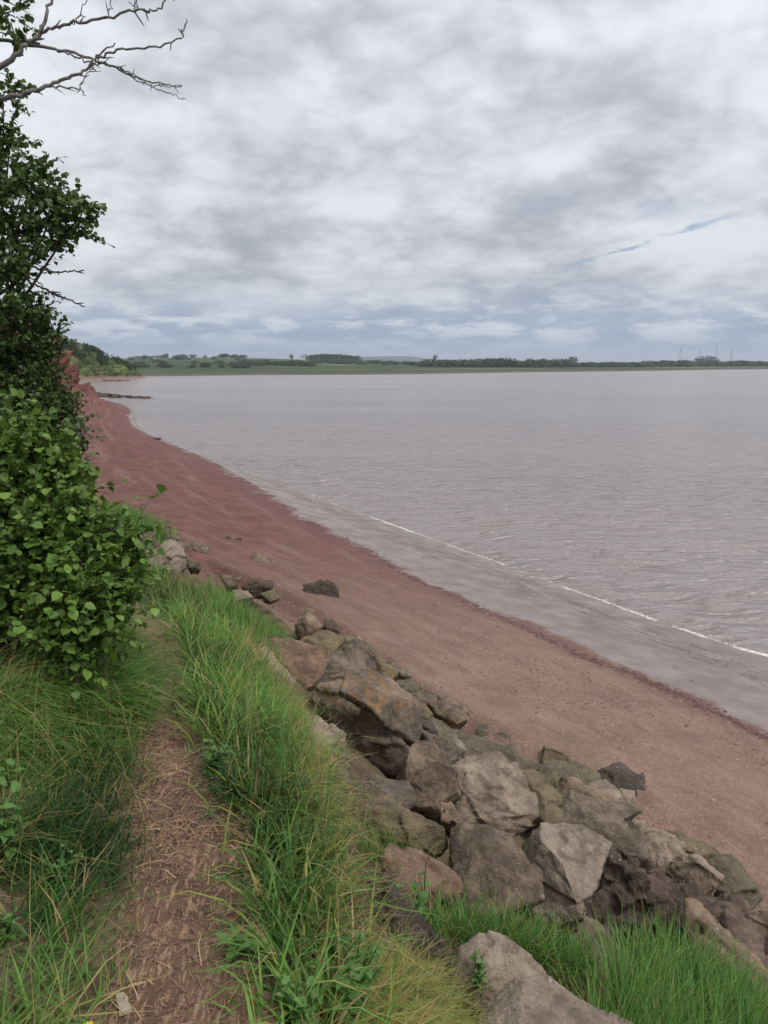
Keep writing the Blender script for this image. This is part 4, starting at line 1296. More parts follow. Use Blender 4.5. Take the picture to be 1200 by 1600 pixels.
debris('wrack_line', 'dark line of weed and shingle along the upper tide mark', 9000, -.5, 14, .97, .022, (.012, .032), M['wrack'], 'wrack', .35)
debris('wrack_scatter', 'dark chips scattered over the upper beach', 12000, -.5, 13, .60, .26, (.008, .024), M['wrack'], 'shingle', .3)
debris('shingle_band', 'grey gritty band of shingle on the wet mud near water', 2600, -.5, 13, 1.62, .10, (.006, .016), plain('grit', (.10, .082, .08), .8, .5, 3), 'shingle', .35)
debris('beach_pebbles', 'pale pebbles strewn over the red beach', 1500, 1, 13, .45, .25, (.008, .022), plain('pebble', (.27, .19, .16), .85, .4, 2), 'pebbles', .5)

# foam along the edge of the water
s = np.concatenate([np.linspace(-.5, 15, 5200), np.linspace(-.5, 12, 3600)])
which = np.arange(len(s)) < 5200
nz = fbm(np.stack([s * 3.1, s * 0, s * 0], 1), 4, .55, 201)
keep = rng.random(len(s)) < np.clip(.72 + 1.0 * nz, 0, 1)
s = s[keep]
which = which[keep]
p = surf(s, np.where(which, 8.957, 8.982) + np.where(which, .022, .012) * fbm(np.stack([s * 2.0, s * 0 + 4, s * 0], 1), 3, .5, 207) + rng.normal(0, .006, len(s)))
fm = MB()
hemi = iv[:, 2] > -.35
for i in range(len(p)):
    k = 1 + .5 * rng.random()
    r_ = (rng.uniform(.008, .030) if which[i] else rng.uniform(.006, .016)) * k
    v = np.array([(1.0, 0, 0), (.5, .8, 0), (-.5, .8, 0), (-1, 0, 0), (-.5, -.8, 0), (.5, -.8, 0), (.35, .1, .45), (-.3, -.1, .5)]) * np.array([r_ * 1.5, r_, r_ * .5])
    az = rng.uniform(-.5, .5) + 2.1
    c_, s_ = math.cos(az), math.sin(az)
    v = np.stack([v[:, 0] * c_ - v[:, 1] * s_, v[:, 0] * s_ + v[:, 1] * c_, v[:, 2]], 1)
    fm.add(v + np.array([p[i, 0], p[i, 1], .018]), [(0, 1, 6), (1, 2, 7, 6), (2, 3, 7), (3, 4, 7), (4, 5, 6, 7), (5, 0, 6)])
o = fm.build('foam_line', M['foam'])
tag(o, 'thin broken line of white foam along the edge of the water', 'foam', kind='stuff')

# ------------------------------------------------------------------ foliage
LEAF_O = np.array([(0, 0), (.34, .10), (.50, .38), (.40, .68), (.16, .90), (0, 1.08), (-.16, .90), (-.40, .68), (-.50, .38), (-.34, .10)])
def leaf_shape(kind='round'):
    """outline with a folded midrib; x across, y along"""
    o_ = LEAF_O.copy()
    if kind == 'narrow':
        o_[:, 0] *= .55
    mid = np.array([(0, .3), (0, .7)])
    v = np.concatenate([o_, mid])
    z = .22 * np.abs(v[:, 0]) - .16 * v[:, 1] ** 2
    V = np.column_stack([v, z])
    F = [(0, 1, 10), (1, 2, 10), (2, 3, 11, 10), (3, 4, 11), (4, 5, 11), (5, 6, 11), (6, 7, 11), (7, 8, 10, 11), (8, 9, 10), (9, 0, 10)]
    return V, F
SV4 = np.array([(0, 0, 0), (.42, .45, .10), (0, 1, -.12), (-.42, .45, .10)])
SF4 = np.array([(0, 1, 2), (0, 2, 3)])
SV6 = np.array([(0, 0, 0), (.40, .22, .09), (.40, .62, .07), (0, 1.02, -.16), (-.40, .62, .07), (-.40, .22, .09), (0, .45, -.03)])
SF6 = np.array([(0, 1, 6), (1, 2, 6), (2, 3, 6), (3, 4, 6), (4, 5, 6), (5, 0, 6)])

def leaf_cloud(pos, dirs, size, V0, F0, droop=.35, jitter=.6):
    """leaves at pos growing along dirs, faces mostly up"""
    n = len(pos)
    d = dirs + rng.normal(0, jitter, (n, 3))
    d[:, 2] -= droop * rng.random(n)
    d /= np.linalg.norm(d, axis=1)[:, None] + 1e-9
    upv = np.array([0, 0, 1.0]) + rng.normal(0, .55, (n, 3))
    x = np.cross(d, upv)
    x /= np.linalg.norm(x, axis=1)[:, None] + 1e-9
    z = np.cross(x, d)
    V = pos[:, None] + size[:, None, None] * (V0[None, :, 0:1] * x[:, None] + V0[None, :, 1:2] * d[:, None] + V0[None, :, 2:3] * z[:, None])
    F = (np.arange(n)[:, None, None] * len(V0) + F0[None]).reshape(-1, F0.shape[1])
    return V.reshape(-1, 3), F, (x, d, z)

def twigs_in(clusters, per_r2, leaves, twig_len, shell=.55):
    """leafy twigs filling lumpy clusters; returns leaf positions, directions and twig lines"""
    P, D, T = [], [], []
    for c, r_ in clusters:
        c = np.asarray(c, float)
        r3 = np.asarray(r_ if hasattr(r_, '__len__') else (r_, r_, r_ * .85), float)
        n = int(per_r2 * float(r3[0] * r3[2]))
        for k in range(n):
            q_ = rng.normal(size=3)
            q_ /= np.linalg.norm(q_)
            lump_ = 1 + .28 * vnoise((q_ * 2.1 + c)[None], 5)[0]
            rad = (shell + (1 - shell) * rng.random()) * lump_
            st = c + q_ * r3 * rad * .72
            dr = q_ * np.array([1, 1, .6]) + rng.normal(0, .55, 3) + np.array([0, 0, .22])
            dr /= np.linalg.norm(dr)
            tl = twig_len * (rng.uniform(.6, 1.3) if rng.random() > .08 else rng.uniform(1.4, 2.2))
            T.append((st, st + dr * tl))
            for j in range(leaves):
                t = (j + .5) / leaves
                P.append(st + dr * tl * t + rng.normal(0, tl * .05, 3))
                D.append(dr * .6 + rng.normal(0, .6, 3))
    return np.array(P), np.array(D), T

def plant(name, label, cat, base, clusters, per_r2, leaves, twig_len, leaf_size, V0, F0, leaf_m, bark_m, limb_r, trunk_top=None, group=None, shell=.55, single=0, extra=None):
    root = empty(name, base)
    tag(root, label, cat, group)
    b = np.asarray(base, float)
    P, D, T = twigs_in(clusters, per_r2, leaves, twig_len, shell)
    n = len(P)
    size = leaf_size[0] + (leaf_size[1] * 1.15 - leaf_size[0]) * rng.beta(1.6, 2.2, n)
    tint = np.clip(rng.normal(.45, .22, n), 0, 1)
    picked = np.zeros(n, bool)
    if single:
        # the leaves that show largest stand as pieces of their own
        rel = P - EYE
        dep = rel @ FWD
        u = 600 + 1200 * (rel @ RGT) / dep
        v = 800 - 1200 * (rel @ UPV) / dep
        ok = (u > 0) & (u < 1200) & (v > 0) & (v < 1600)
        cell = {}
        for i in np.argsort(dep):
            if ok[i]:
                key = (int(u[i] // 11), int(v[i] // 11))
                if key not in cell:
                    cell[key] = i
        fr = sorted(cell.values(), key=lambda i: dep[i] / size[i])[:single]
        picked[fr] = True
        fine = []
        for kind in range(3):
            V1, F1 = leaf_shape('round')
            V1 = V1.copy()
            V1[:, 2] += .10 * np.sin(V1[:, 1] * 4 + kind) * V1[:, 0]
            V1[:, 0] *= (1.0, .85, 1.12)[kind]
            me = bpy.data.meshes.new('leaf')
            me.from_pydata([tuple(p) for p in V1], [], F1)
            a_ = me.attributes.new('tint', 'FLOAT', 'POINT')
            a_.data.foreach_set('value', np.full(len(V1), (.35, .6, .9)[kind], np.float32))
            me.polygons.foreach_set('use_smooth', np.ones(len(me.polygons), bool))
            me.materials.append(leaf_m)
            fine.append(me)
        from mathutils import Matrix
        sub = np.array(fr)
        _, _, (x_, d_, z_) = leaf_cloud(P[sub], D[sub] + np.array([.2, -.3, 0]), size[sub], V0, F0)
        for q_, i in enumerate(fr):
            o_ = bpy.data.objects.new('leaf', fine[q_ % 3])
            COL.objects.link(o_)
            o_.parent = root
            s_ = float(size[i]) * 1.12
            rel_ = P[i] - b
            mt = Matrix(((x_[q_][0] * s_, d_[q_][0] * s_, z_[q_][0] * s_, rel_[0]), (x_[q_][1] * s_, d_[q_][1] * s_, z_[q_][1] * s_, rel_[1]), (x_[q_][2] * s_, d_[q_][2] * s_, z_[q_][2] * s_, rel_[2]), (0, 0, 0, 1)))
            o_.matrix_local = mt
    k = ~picked
    V, F, _ = leaf_cloud(P[k], D[k], size[k], V0, F0)
    o_ = mesh_obj('foliage', V - b, F, leaf_m, root, True, {'tint': np.repeat(tint[k], len(V0))})
    o_['kind'] = 'stuff'
    w = MB()
    for a_, e_ in T:
        w.tube(np.array([a_, (a_ + e_) / 2 + rng.normal(0, .01, 3), e_]), [limb_r * .10, limb_r * .08, limb_r * .04], 3)
    tw = w.build('twigs', bark_m, root, True, b)
    tw['kind'] = 'stuff'
    top = np.asarray(trunk_top if trunk_top is not None else np.mean([c for c, _ in clusters], 0), float)
    tk = MB()
    mid = (b + top) / 2 + rng.normal(0, .08, 3)
    tk.tube(curve([b - np.array([0, 0, .15]), b * .7 + mid * .3, mid, top], 6), np.linspace(limb_r * 1.5, limb_r * .5, 19), 9)
    tk.build('trunk', bark_m, root, True, b)
    for c, r_ in clusters:
        c = np.asarray(c, float)
        t = rng.uniform(.25, .9)
        st = b * (1 - t) + top * t
        lb = MB()
        bend = (st + c) / 2 + np.array([0, 0, -.12]) * np.linalg.norm(c - st) + rng.normal(0, .06, 3)
        b2 = bend * .45 + c * .55 + rng.normal(0, .05, 3) * min(1.0, np.linalg.norm(c - st))
        cc = curve([st, bend, b2, c], 6)
        lb.tube(cc, np.linspace(limb_r * .55, limb_r * .16, len(cc)), 6)
        lb.build('limb', bark_m, root, True, b)
    return root

def cl(u, v, d, rpx, sq=1.0):
    r_ = rpx / 1200 * d
    return (pt(u, v, d), (r_, r_, r_ * sq))

# leafy shrub beside the path
base = np.array([-2.35, 4.3, 0])
base[2] = ground_z(base[0], base[1])
sh = [cl(30, 710, 3.9, 62), cl(85, 750, 4.0, 55), cl(20, 790, 3.8, 70), cl(95, 815, 3.7, 58), cl(150, 860, 3.7, 55), cl(178, 868, 3.75, 34), cl(60, 870, 3.6, 70),
      cl(130, 920, 3.5, 62), cl(178, 930, 3.6, 34), cl(95, 975, 3.5, 62), cl(150, 970, 3.5, 45), cl(30, 950, 3.8, 80, 1.2), cl(-60, 760, 4.0, 90), cl(-70, 880, 4.0, 110), cl(-140, 820, 4.3, 120), cl(110, 1010, 3.45, 40),
      cl(15, 880, 4.3, 95), cl(105, 870, 4.4, 80), cl(-20, 700, 4.2, 60), cl(12, 664, 4.0, 14), cl(58, 676, 4.0, 16), cl(112, 726, 3.9, 15), cl(128, 770, 3.9, 14), cl(205, 838, 3.7, 14), cl(212, 880, 3.7, 15), cl(60, 1035, 3.5, 20), cl(140, 1020, 3.45, 18)]
plant('leafy_shrub', 'bright broad-leaved shrub overhanging the left of the path', 'shrub', base, sh, 4200, 9, .14, (.020, .044), SV6, SF6, M['leaf_near'], M['bark_dark'], .022,
      trunk_top=pt(40, 800, 4.2), single=300, shell=.3)

# dark tree behind it, its crown leaning out over the beach
base = np.array([-4.6, 7.6, 0])
base[2] = ground_z(base[0], base[1])
tr = [cl(5, 150, 8.0, 34, 1.3), cl(-20, 210, 8.0, 50), cl(15, 235, 8.0, 42), cl(60, 265, 7.9, 36), cl(35, 300, 7.9, 52), cl(90, 315, 7.9, 46), cl(128, 335, 7.8, 30), cl(146, 325, 7.8, 17), cl(70, 350, 7.8, 50),
      cl(110, 355, 7.8, 34), cl(20, 365, 7.9, 55), cl(85, 375, 7.9, 20), cl(-40, 300, 8.1, 80), cl(-60, 400, 8.2, 90), cl(35, 400, 7.7, 34), cl(20, 430, 7.7, 38), cl(5, 480, 7.6, 45),
      cl(-90, 180, 8.3, 80), cl(-150, 300, 8.6, 120), cl(-130, 450, 8.5, 110)]
TREE = plant('dark_tree', 'dark small-leaved tree leaning in from the left edge', 'tree', base, tr, 430, 11, .18, (.038, .066), SV6, SF6, M['leaf_tree'], M['bark_dark'], .042,
             trunk_top=pt(-20, 230, 8.2), shell=.25)
base = np.array([-4.0, 7.9, 0])
base[2] = ground_z(base[0], base[1])
iv_ = [cl(40, 490, 8.0, 44), cl(58, 485, 8.0, 20), cl(30, 540, 8.0, 60), cl(65, 540, 8.2, 34), cl(20, 600, 8.0, 65), cl(70, 590, 8.2, 40), cl(75, 640, 8.2, 44), cl(95, 655, 8.2, 34), cl(30, 650, 7.8, 65),
       cl(85, 690, 8.0, 40), cl(108, 675, 8.2, 18), cl(100, 530, 8.2, 12), cl(88, 520, 8.2, 13), cl(-60, 560, 8.2, 100), cl(-70, 680, 8.2, 110), cl(10, 700, 8, 60), cl(95, 620, 8.3, 22), cl(105, 760, 8.0, 34), cl(120, 790, 8.0, 26)]
plant('dense_bush', 'dense dark green bush below the leaning tree, hiding the cliff', 'bush', base, iv_, 900, 11, .17, (.030, .052), SV6, SF6, M['leaf_tree'], M['bark_dark'], .05,
      trunk_top=pt(0, 560, 8.4), shell=.25)
# sparse sprig sticking out below it
base = pt(95, 715, 7.6)
base[2] = max(base[2] - .5, ground_z(base[0], base[1]))
sg_ = [cl(125, 675, 7.6, 12), cl(133, 690, 7.6, 11), cl(120, 702, 7.6, 12), cl(110, 690, 7.6, 14)]
plant('spindly_bush', 'spindly reddish-green sprig poking out over the red beach', 'bush', base, sg_, 1300, 6, .14, (.03, .05), SV6, SF6, M['leaf_scrub'], M['bark_dark'], .02)

# bare branches
def dead_branch(parent_b, pxs, d, r0, r1, mb, sub=True):
    p = [pt(u, v, d + dd) for u, v, dd in pxs]
    c = curve(p, 7)
    c[1:-1] += rng.normal(0, .006, (len(c) - 2, 3))
    mb.tube(c, np.linspace(r0, r1, len(c)) * .72, 7)
    if sub:
        for k in range(max(2, len(c) // 4)):
            i = rng.integers(2, len(c) - 1)
            dr = (c[i] - c[i - 1])
            dr = dr / np.linalg.norm(dr) + rng.normal(0, .7, 3)
            mb.tube(np.array([c[i], c[i] + dr * .025, c[i] + dr * rng.uniform(.02, .045)]), [r1 * .9, r1 * .7, r1 * .3], 5)
DB = np.array([-4.3, 3.6, 0])
DB[2] = ground_z(DB[0], DB[1])
dead = empty('dead_tree', DB)
tag(dead, 'bare grey dead branches reaching in from the top left corner', 'dead tree')
fork = pt(-330, 120, 5.2)
mb = MB()
mb.tube(curve([DB - np.array([0, 0, .2]), DB * .5 + fork * .5 + np.array([.1, .1, 0]), fork], 8), np.linspace(.11, .05, 17), 9)
mb.build('trunk', M['bark'], dead, True, DB)
for pxs, r0, r1 in (
    ([(-330, 120, .2), (-120, 140, .1), (0, 103, 0), (40, 70, 0), (62, 52, 0), (75, 10, 0), (85, -60, 0)], .034, .010),
    ([(62, 52, 0), (100, 40, 0), (160, 28, 0), (215, 16, 0), (238, 19, 0), (258, 0, 0), (275, -30, 0)], .015, .006),
    ([(-330, 120, .2), (-120, 60, .3), (0, 62, .2), (50, 72, .2), (110, 82, .2), (160, 98, .2), (210, 118, .2), (250, 131, .2), (285, 133, .2)], .022, .004),
    ([(100, 80, .2), (140, 98, .2), (180, 105, .2), (220, 128, .2), (262, 145, .2), (291, 155, .2)], .009, .0035),
    ([(160, 98, .2), (200, 112, .2), (230, 130, .2), (260, 135, .2), (284, 136, .2)], .007, .003),
    ([(-330, 120, .2), (-120, 165, .2), (0, 154, .1), (50, 144, .1), (90, 128, .1), (130, 112, .1), (152, 90, .1), (180, 67, .1)], .030, .006),
    ([(152, 90, .1), (190, 77, .1), (250, 71, .1), (285, 56, .1), (291, 30, .1)], .012, .005),
    ([(80, 135, .1), (110, 137, .1), (125, 140, .1), (133, 150, .1)], .009, .004),
    ([(125, 140, .1), (132, 122, .1), (148, 98, .1)], .006, .004),
    ([(113, 37, 0), (125, 20, 0), (137, -5, 0)], .006, .004),
    ([(170, 25, 0), (172, 10, 0), (173, -10, 0)], .006, .004),
    ([(211, 16, 0), (213, 4, 0), (216, -10, 0)], .006, .004)):
    mb = MB()
    dead_branch(dead, pxs, 5.0, r0, r1, mb)
    mb.build('branch', M['bark'], dead, True, DB)
# bare twigs lower down, from the dark tree
tb = np.array(TREE.location)
for pxs, r0, r1 in (
    ([(20, 405, 0), (52, 417, 0), (80, 424, 0), (105, 425, 0), (131, 422, 0)], .016, .009),
    ([(20, 420, 0), (40, 433, 0), (60, 448, 0), (75, 455, 0), (95, 463, 0), (110, 470, 0), (132, 479, 0)], .016, .009),
    ([(30, 425, 0), (48, 434, 0), (60, 440, 0), (72, 452, 0), (90, 460, 0), (100, 468, 0)], .010, .006),
    ([(55, 418, 0), (63, 424, 0), (72, 428, 0)], .009, .005)):
    mb = MB()
    dead_branch(TREE, pxs, 7.6, r0, r1, mb)
    mb.build('bare_branch', M['bark_dark'], TREE, True, tb)
# a few leaves hanging in the very corner
base = np.array(DB) + np.array([-.3, .4, 0])
base[2] = ground_z(base[0], base[1])
plant('overhanging_tree', 'leafy twig tips hanging into the top left corner', 'tree', base, [cl(15, 22, 5.0, 34, .7), cl(-30, 10, 5.0, 50), cl(-110, -20, 5.1, 90), cl(-200, 30, 5.3, 110)], 420, 10, .2, (.035, .055), SV6, SF6, M['leaf_tree'], M['bark_dark'], .05,
      trunk_top=pt(-220, 0, 5.4))

# ------------------------------------------------------------------ weeds
def weed(name, label, u, v, height, nst, nleaf, lsize, shape='narrow', spread=.35, cat='weed', mat='leaf_weed'):
    g, _ = hit(u, v)
    root = empty(name, g)
    tag(root, label, cat)
    V1, F1 = leaf_shape(shape)
    st = MB()
    leaves = []
    for k in range(nst):
        az = rng.uniform(0, 6.28)
        tip = np.array([math.cos(az) * spread * height * rng.uniform(.3, 1), math.sin(az) * spread * height * rng.uniform(.3, 1), height * rng.uniform(.7, 1.1)])
        c = curve([(0, 0, -.02), tip * np.array([.35, .35, .5]), tip], 5)
        st.tube(c, np.linspace(.004, .0015, len(c)), 4)
        for j in range(nleaf):
            t = .2 + .8 * (j + rng.random()) / nleaf
            p = c[min(len(c) - 1, int(t * (len(c) - 1)))]
            la = rng.uniform(0, 6.28)
            leaves.append((p, la, lsize * rng.uniform(.6, 1.2) * (1.25 - .5 * t), rng.uniform(-.2, .7)))
    st.build('stem', M[mat], root)
    me = bpy.data.meshes.new('leaf')
    me.from_pydata([tuple(p) for p in V1], [], F1)
    a_ = me.attributes.new('tint', 'FLOAT', 'POINT')
    a_.data.foreach_set('value', np.full(len(V1), .6, np.float32))
    me.polygons.foreach_set('use_smooth', np.ones(len(me.polygons), bool))
    me.materials.append(M[mat])
    for p, la, sz, el in leaves:
        o_ = bpy.data.objects.new('leaf', me)
        COL.objects.link(o_)
        o_.parent = root
        o_.location = tuple(map(float, p))
        o_.rotation_euler = (el, rng.normal(0, .3), la)
        o_.scale = (sz, sz, sz)
    return root
weed('leafy_weed', 'pale green bushy weed at the left edge of the verge', 12, 1345, .24, 9, 8, .055, 'narrow')
weed('leafy_weed', 'bushy weed tucked behind another at the left edge, higher up', 8, 1275, .20, 7, 7, .05, 'narrow')
weed('leafy_weed', 'small yellowish weed on the brown stone at the left edge', 14, 1470, .10, 5, 6, .03, 'narrow')
weed('leafy_weed', 'low feathery weed spilling onto the path from the right', 330, 1210, .13, 14, 9, .035, 'narrow', .8)
weed('leafy_weed', 'tall toothed green weed at the bottom edge beside dry grass', 548, 1600, .26, 9, 10, .042, 'narrow', .4)
weed('leafy_weed', 'dark green weed leaves in the bottom centre by long grass', 470, 1610, .16, 8, 7, .04, 'narrow', .6)
weed('dock_plant', 'broad green dock leaves below the flat reddish-brown stone', 645, 1425, .10, 6, 3, .065, 'narrow', .9)
weed('leafy_weed', 'thin upright weed in front of the flat reddish-brown stone', 662, 1420, .22, 2, 9, .03, 'narrow', .2)
weed('dandelion', 'ragged dandelion leaves lying at the right edge of the path', 380, 1490, .05, 6, 3, .055, 'narrow', 1.6)
weed('leafy_weed', 'fine-leaved weed in the verge among the grass left of path', 100, 1385, .14, 8, 8, .03, 'narrow', .6)
weed('leafy_weed', 'little green sprig on the pale peaked foreground boulder', 745, 1545, .12, 5, 5, .03, 'narrow', .5)
# yellow flower head
g, _ = hit(140, 1640)
fl = empty('dandelion_flower', g)
tag(fl, 'single yellow dandelion flower at the bottom edge left of path', 'flower')
mb = MB()
mb.tube(np.array([(0, 0, -.02), (.004, 0, .03), (.002, 0, .06)]), [.0025, .002, .002], 5)
mb.build('stem', M['leaf_weed'], fl)
mb = MB()
for k in range(34):
    a_ = k * 2.4
    r_ = .004 + .013 * math.sqrt(k / 34)
    d_ = np.array([math.cos(a_), math.sin(a_), 0])
    s_ = np.array([-math.sin(a_), math.cos(a_), 0]) * .0028
    z0 = .062 - .2 * r_
    mb.add(np.array([d_ * r_ * .3 - s_ + (0, 0, z0), d_ * r_ * .3 + s_ + (0, 0, z0), d_ * r_ + s_ + (0, 0, z0 + .004), d_ * r_ - s_ + (0, 0, z0 + .004)]), [(0, 1, 2, 3)])
mb.build('petals', M['yellow'], fl, False)
# pale flat stone on the path
g, _ = hit(190, 1574)
ol = np.array([(-.020, .026), (-.004, .030), (.010, .016), (.014, .002), (.027, -.012), (.018, -.020), (.004, -.026), (.000, -.012), (-.012, .004)]) * 1.25
n = len(ol)
vv = np.concatenate([np.column_stack([ol, np.full(n, .0)]), np.column_stack([ol * .93, np.full(n, .009)])])
ff_ = [tuple(range(n))[::-1], tuple(range(n, 2 * n))] + [(i, (i + 1) % n, n + (i + 1) % n, n + i) for i in range(n)]
o = mesh_obj('flat_stone', vv, ff_, M['pale'])
o.location = tuple(map(float, g + np.array([0, 0, .004])))
tag(o, 'small pale flat stone chip lying on the near end of path', 'stone')

# ------------------------------------------------------------------ scrub on the headland and cliff top
def scrub(name, label, n, s0, s1, a0, a1, size, per, spread, mat, dens=None):
    s = rng.uniform(s0, s1, n * 2)
    a = rng.uniform(a0, a1, n * 2)
    c = surf(s, a)
    nz = fbm(c * .18, 3, .5, 301)
    k = nz > -.15
    c = c[k][:n]
    m = len(c)
    idx = np.repeat(np.arange(m), per)
    rad = rng.uniform(.7, 1.4, m)[idx][:, None] * spread
    q_ = rng.normal(size=(m * per, 3))
    q_ /= np.linalg.norm(q_, axis=1)[:, None]
    q_[:, 2] = np.abs(q_[:, 2]) * 1.1
    P = c[idx] + q_ * rad * rng.uniform(.5, 1, (m * per, 1))
    V, F, _ = leaf_cloud(P, q_, rng.uniform(*size, m * per), SV4, SF4)
    o_ = mesh_obj(name, V, F, mat, None, True, {'tint': np.repeat(np.clip(rng.uniform(0, 1, m)[idx] * .6 + rng.uniform(0, .4, m * per), 0, 1), 4)})
    return tag(o_, label, 'scrub', kind='stuff')
scrub('headland_scrub', 'dark bushes and trees covering the top of the far headland', 560, 18.2, 26.5, .3, 3.1, (.35, .8), 40, 1.5, M['leaf_far'])
scrub('headland_scrub', 'lighter rough growth on the lower slope of the far headland', 260, 18.6, 27.5, 3, 6.6, (.2, .45), 24, .6, M['leaf_scrub'])
scrub('cliff_scrub', 'green growth clinging to the red cliff behind the bush', 130, 9.7, 17.5, .6, 3.4, (.15, .4), 40, .8, M['leaf_scrub'])
scrub('bank_scrub', 'low scrub on the bank behind the dark tree', 160, 6.5, 10.6, .3, 2.6, (.05, .10), 90, .5, M['leaf_tree'])

# ------------------------------------------------------------------ far trees, masts, birds
def far_crown(seed, w, h):
    r = np.random.default_rng(seed)
    P, D = [], []
    for k in range(7):
        c = np.array([r.normal(0, .30) * w, r.normal(0, .30) * w, h * (.42 + .38 * r.random())])
        rr_ = w * r.uniform(.30, .48)
        for j in range(46):
            q_ = r.normal(size=3)
            q_ /= np.linalg.norm(q_)
            P.append(c + q_ * rr_ * r.uniform(.6, 1) * np.array([1, 1, .8]))
            D.append(q_)
    P, D = np.array(P), np.array(D)
    P[:, 2] = np.maximum(P[:, 2], .12 * h)
    V, F, _ = leaf_cloud(P, D, r.uniform(.12, .22, len(P)) * w, SV4, SF4)
    me_o = mesh_obj('crown', V, F, M['leaf_far'], None, True, {'tint': np.repeat(r.uniform(0, 1, len(P)), 4)})
    me = me_o.data
    bpy.data.objects.remove(me_o)
    return me
crowns = [far_crown(k, 7.0, 7.0) for k in range(4)] + [far_crown(11, 4.0, 9.0)]
tkb = MB()
tkb.tube(np.array([(0, 0, -.5), (.05, 0, 1.5), (0, .1, 3.5)]), [.35, .26, .15], 6)
tk_o = tkb.build('trunk', M['bark_dark'])
tk_me = tk_o.data
bpy.data.objects.remove(tk_o)
def far_tree(x, y, w, h, label, group, kind=None, name='far_tree'):
    k = rng.integers(0, 4) if kind is None else kind
    root = empty(name, (x, y, far_z(x, y) - .3))
    tag(root, label, 'tree', group)
    for nm, me in (('crown', crowns[k]), ('trunk', tk_me)):
        o_ = bpy.data.objects.new(nm, me)
        COL.objects.link(o_)
        o_.parent = root
        o_.scale = (w / 7, w / 7, h / 7)
        o_.rotation_euler.z = rng.uniform(0, 6.28)
    return root
def far_at(u, y):
    return (u - 600) / 1200 * y / math.cos(PITCH) * 1.018 * 1.0, y
def xat(u, y):
    # plan x of a sight line at distance y near the horizon
    d = ray(u, 570)
    return d[0] / d[1] * y
def edge_y(x):
    return float(np.interp(x, fb[:, 0], fb[:, 1]))
# tree line right of centre
for k in range(150):
    u = 662 + (1215 - 662) * (k + rng.uniform(-.5, .5)) / 150
    y = np.interp(u, [660, 800, 1000, 1200], [690, 740, 880, 1060]) + rng.uniform(-20, 50)
    hh = (rng.uniform(4.4, 8.0) + (1.6 if 740 < u < 890 else 0) + (1.2 if u > 1040 else 0)) * .86
    if 902 < u < 908:
        continue
    lb, gp = (('dark round-topped tree in the far tree line left of its gap', 'far tree line left of the gap') if u < 900 else
              ('low dark tree in the far tree line between gap and masts', 'far tree line between gap and masts') if u < 1050 else
              ('dark tree in the far tree line around the masts', 'far tree line around the masts'))
    far_tree(xat(u, y), y, rng.uniform(9, 17), hh - (1.2 if 911 < u < 1000 else 0), lb, gp)
for u, y, w, h_, lb in ((1105, 1120, 22, 13.5, 'broad tree topping the far tree line among the tall masts'),
                        (890, 960, 12, 11.5, 'tall round tree ending a clump just left of a gap'),
                        (680, 860, 7, 10, 'slim tree at the left end of the right-hand tree line'),
                        (455, 700, 5, 8.5, 'pointed dark tree standing alone in mid far bank')):
    far_tree(xat(u, y), y, w, h_, lb, None, 4 if 'pointed' in lb or 'slim' in lb else None)
# left: hedges and trees on the sloping fields
for k in range(70):
    u = rng.uniform(480, 668)
    y = rng.uniform(760, 960)
    far_tree(xat(u, y), y, rng.uniform(6, 12), rng.uniform(2.6, 4.2), 'low dark tree in the hedge left of the blue hill', 'low hedge trees across the river')
for k in range(56):
    u = 380 + 110 * rng.random()
    y = rng.uniform(640, 760)
    far_tree(xat(u, y), y, rng.uniform(4, 8), rng.uniform(2.2, 4.0), 'dark bushy tree in the wood beside the far fields', 'trees beside the far fields')
for k in range(70):
    u = 205 + 180 * rng.random()
    y = rng.choice([560, 700, 860, 1000, 1120, 1200]) + rng.normal(0, 10)
    far_tree(xat(u, y), y, rng.uniform(4, 8), rng.uniform(2.2, 4.2) + (1.5 if y > 950 else 0), 'small dark tree on the green fields beyond the headland', 'trees on the fields beyond the headland')
for k in range(22):
    u = 490 + 66 * (k / 22)
    y = 1000 + rng.normal(0, 15)
    far_tree(xat(u, y), y, 14, 6.5 + 1.5 * math.sin(k / 22 * math.pi), 'tree in the dark rounded wood left of the blue hill', 'trees of the rounded wood')

def mast(u, y, h_, label):
    x = xat(u, y)
    root = empty('radio_mast', (x, y, far_z(x, y)))
    tag(root, label, 'mast', 'masts behind the far trees')
    for sx in (-1, 1):
        for sy in (-1, 1):
            mb = MB()
            mb.tube(np.array([(sx * 3.2, sy * 3.2, 0), (sx * 1.3, sy * 1.3, h_ * .55), (sx * .5, sy * .5, h_)]), [.12, .10, .08], 4)
            mb.build('leg', M['steel'], root)
    mb = MB()
    nb = 12
    for k in range(nb):
        z0, z1 = h_ * k / nb, h_ * (k + 1) / nb
        w0 = np.interp(z0 / h_, [0, .55, 1], [3.2, 1.3, .5])
        w1 = np.interp(z1 / h_, [0, .55, 1], [3.2, 1.3, .5])
        cs = [(-1, -1), (1, -1), (1, 1), (-1, 1)]
        for i in range(4):
            a_, b_ = cs[i], cs[(i + 1) % 4]
            mb.tube(np.array([(a_[0] * w0, a_[1] * w0, z0), (b_[0] * w1, b_[1] * w1, z1)]), .05, 3)
            mb.tube(np.array([(b_[0] * w0, b_[1] * w0, z0), (a_[0] * w1, a_[1] * w1, z1)]), .05, 3)
    mb.build('bracing', M['steel'], root)
    for zf, wd in ((.72, 5.5), (.84, 4.5), (.95, 3.5)):
        mb = MB()
        mb.tube(np.array([(-wd, 0, h_ * zf), (0, 0, h_ * zf + .8), (wd, 0, h_ * zf)]), [.05, .1, .05], 4)
        mb.build('cross_arm', M['steel'], root)
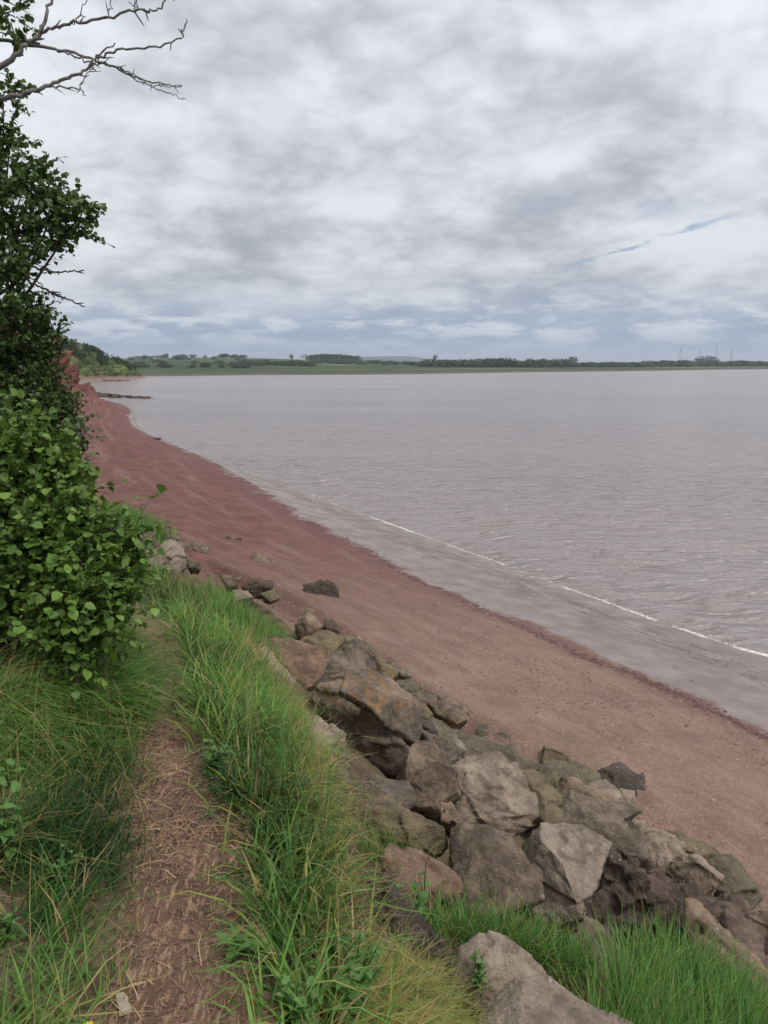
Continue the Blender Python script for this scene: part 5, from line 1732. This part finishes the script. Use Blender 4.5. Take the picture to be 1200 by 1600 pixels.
for u, top, lb in ((1062, 542, 'thin lattice mast leftmost of the four above the far trees'), (1092, 544, 'thin lattice mast second from left above the far trees'),
                   (1118, 540, 'tallest thin lattice mast, third from left above far trees'), (1142, 544, 'thin lattice mast rightmost of the four above the far trees')):
    mast(u, 1650, (568 - top) / 1200 * 1650 + 3.6, lb)

def bird(u, v, d, span, label, tilt):
    root = empty('bird', pt(u, v, d))
    tag(root, label, 'bird')
    mb = MB()
    mb.tube(np.array([(0, -.26, 0), (0, -.15, .01), (0, 0, .02), (0, .16, .03), (0, .25, .04)]) * span, np.array([.008, .05, .07, .045, .01]) * span, 7)
    mb.build('body', M['bird'], root)
    for sx in (-1, 1):
        v_ = np.array([(0, -.08, .02), (0, .08, .02), (sx * .22, .10, .13), (sx * .22, -.05, .13), (sx * .5, -.02, .05), (sx * .48, -.07, .05)]) * span
        v_ = np.concatenate([v_, v_ + np.array([0, 0, .012 * span])])
        f_q = [(0, 1, 2, 3), (3, 2, 4, 5), (6, 9, 8, 7), (9, 11, 10, 8), (1, 7, 8, 2), (2, 8, 10, 4), (0, 3, 9, 6), (3, 5, 11, 9), (4, 10, 11, 5)]
        mesh_obj('wing', v_, f_q, M['bird'], root)
    root.rotation_euler = (0, tilt, .3)
bird(327, 385, 110, .75, 'small dark bird gliding in the cloudy sky left of centre', .1)
bird(203, 478, 160, .55, 'tiny dark bird low in the sky above the headland', -.2)

# ------------------------------------------------------------------ air
hb = bmesh.new()
bmesh.ops.create_cube(hb, size=1)
me = bpy.data.meshes.new('haze')
hb.to_mesh(me)
hb.free()
haze = bpy.data.objects.new('haze', me)
COL.objects.link(haze)
haze.scale = (11600, 5800, 66)
haze.location = (0, 2500, 66 / 2 - 5)
hm, nt, out = new_mat('haze_air')
pvn = node(nt, 'ShaderNodeVolumePrincipled', {'Color': (.86, .91, 1, 1), 'Density': .00018, 'Anisotropy': 0.2})
nt.links.new(pvn.outputs[0], out.inputs['Volume'])
me.materials.append(hm)
tag(haze, 'thin bluish haze over the river and far bank', 'haze', kind='stuff')
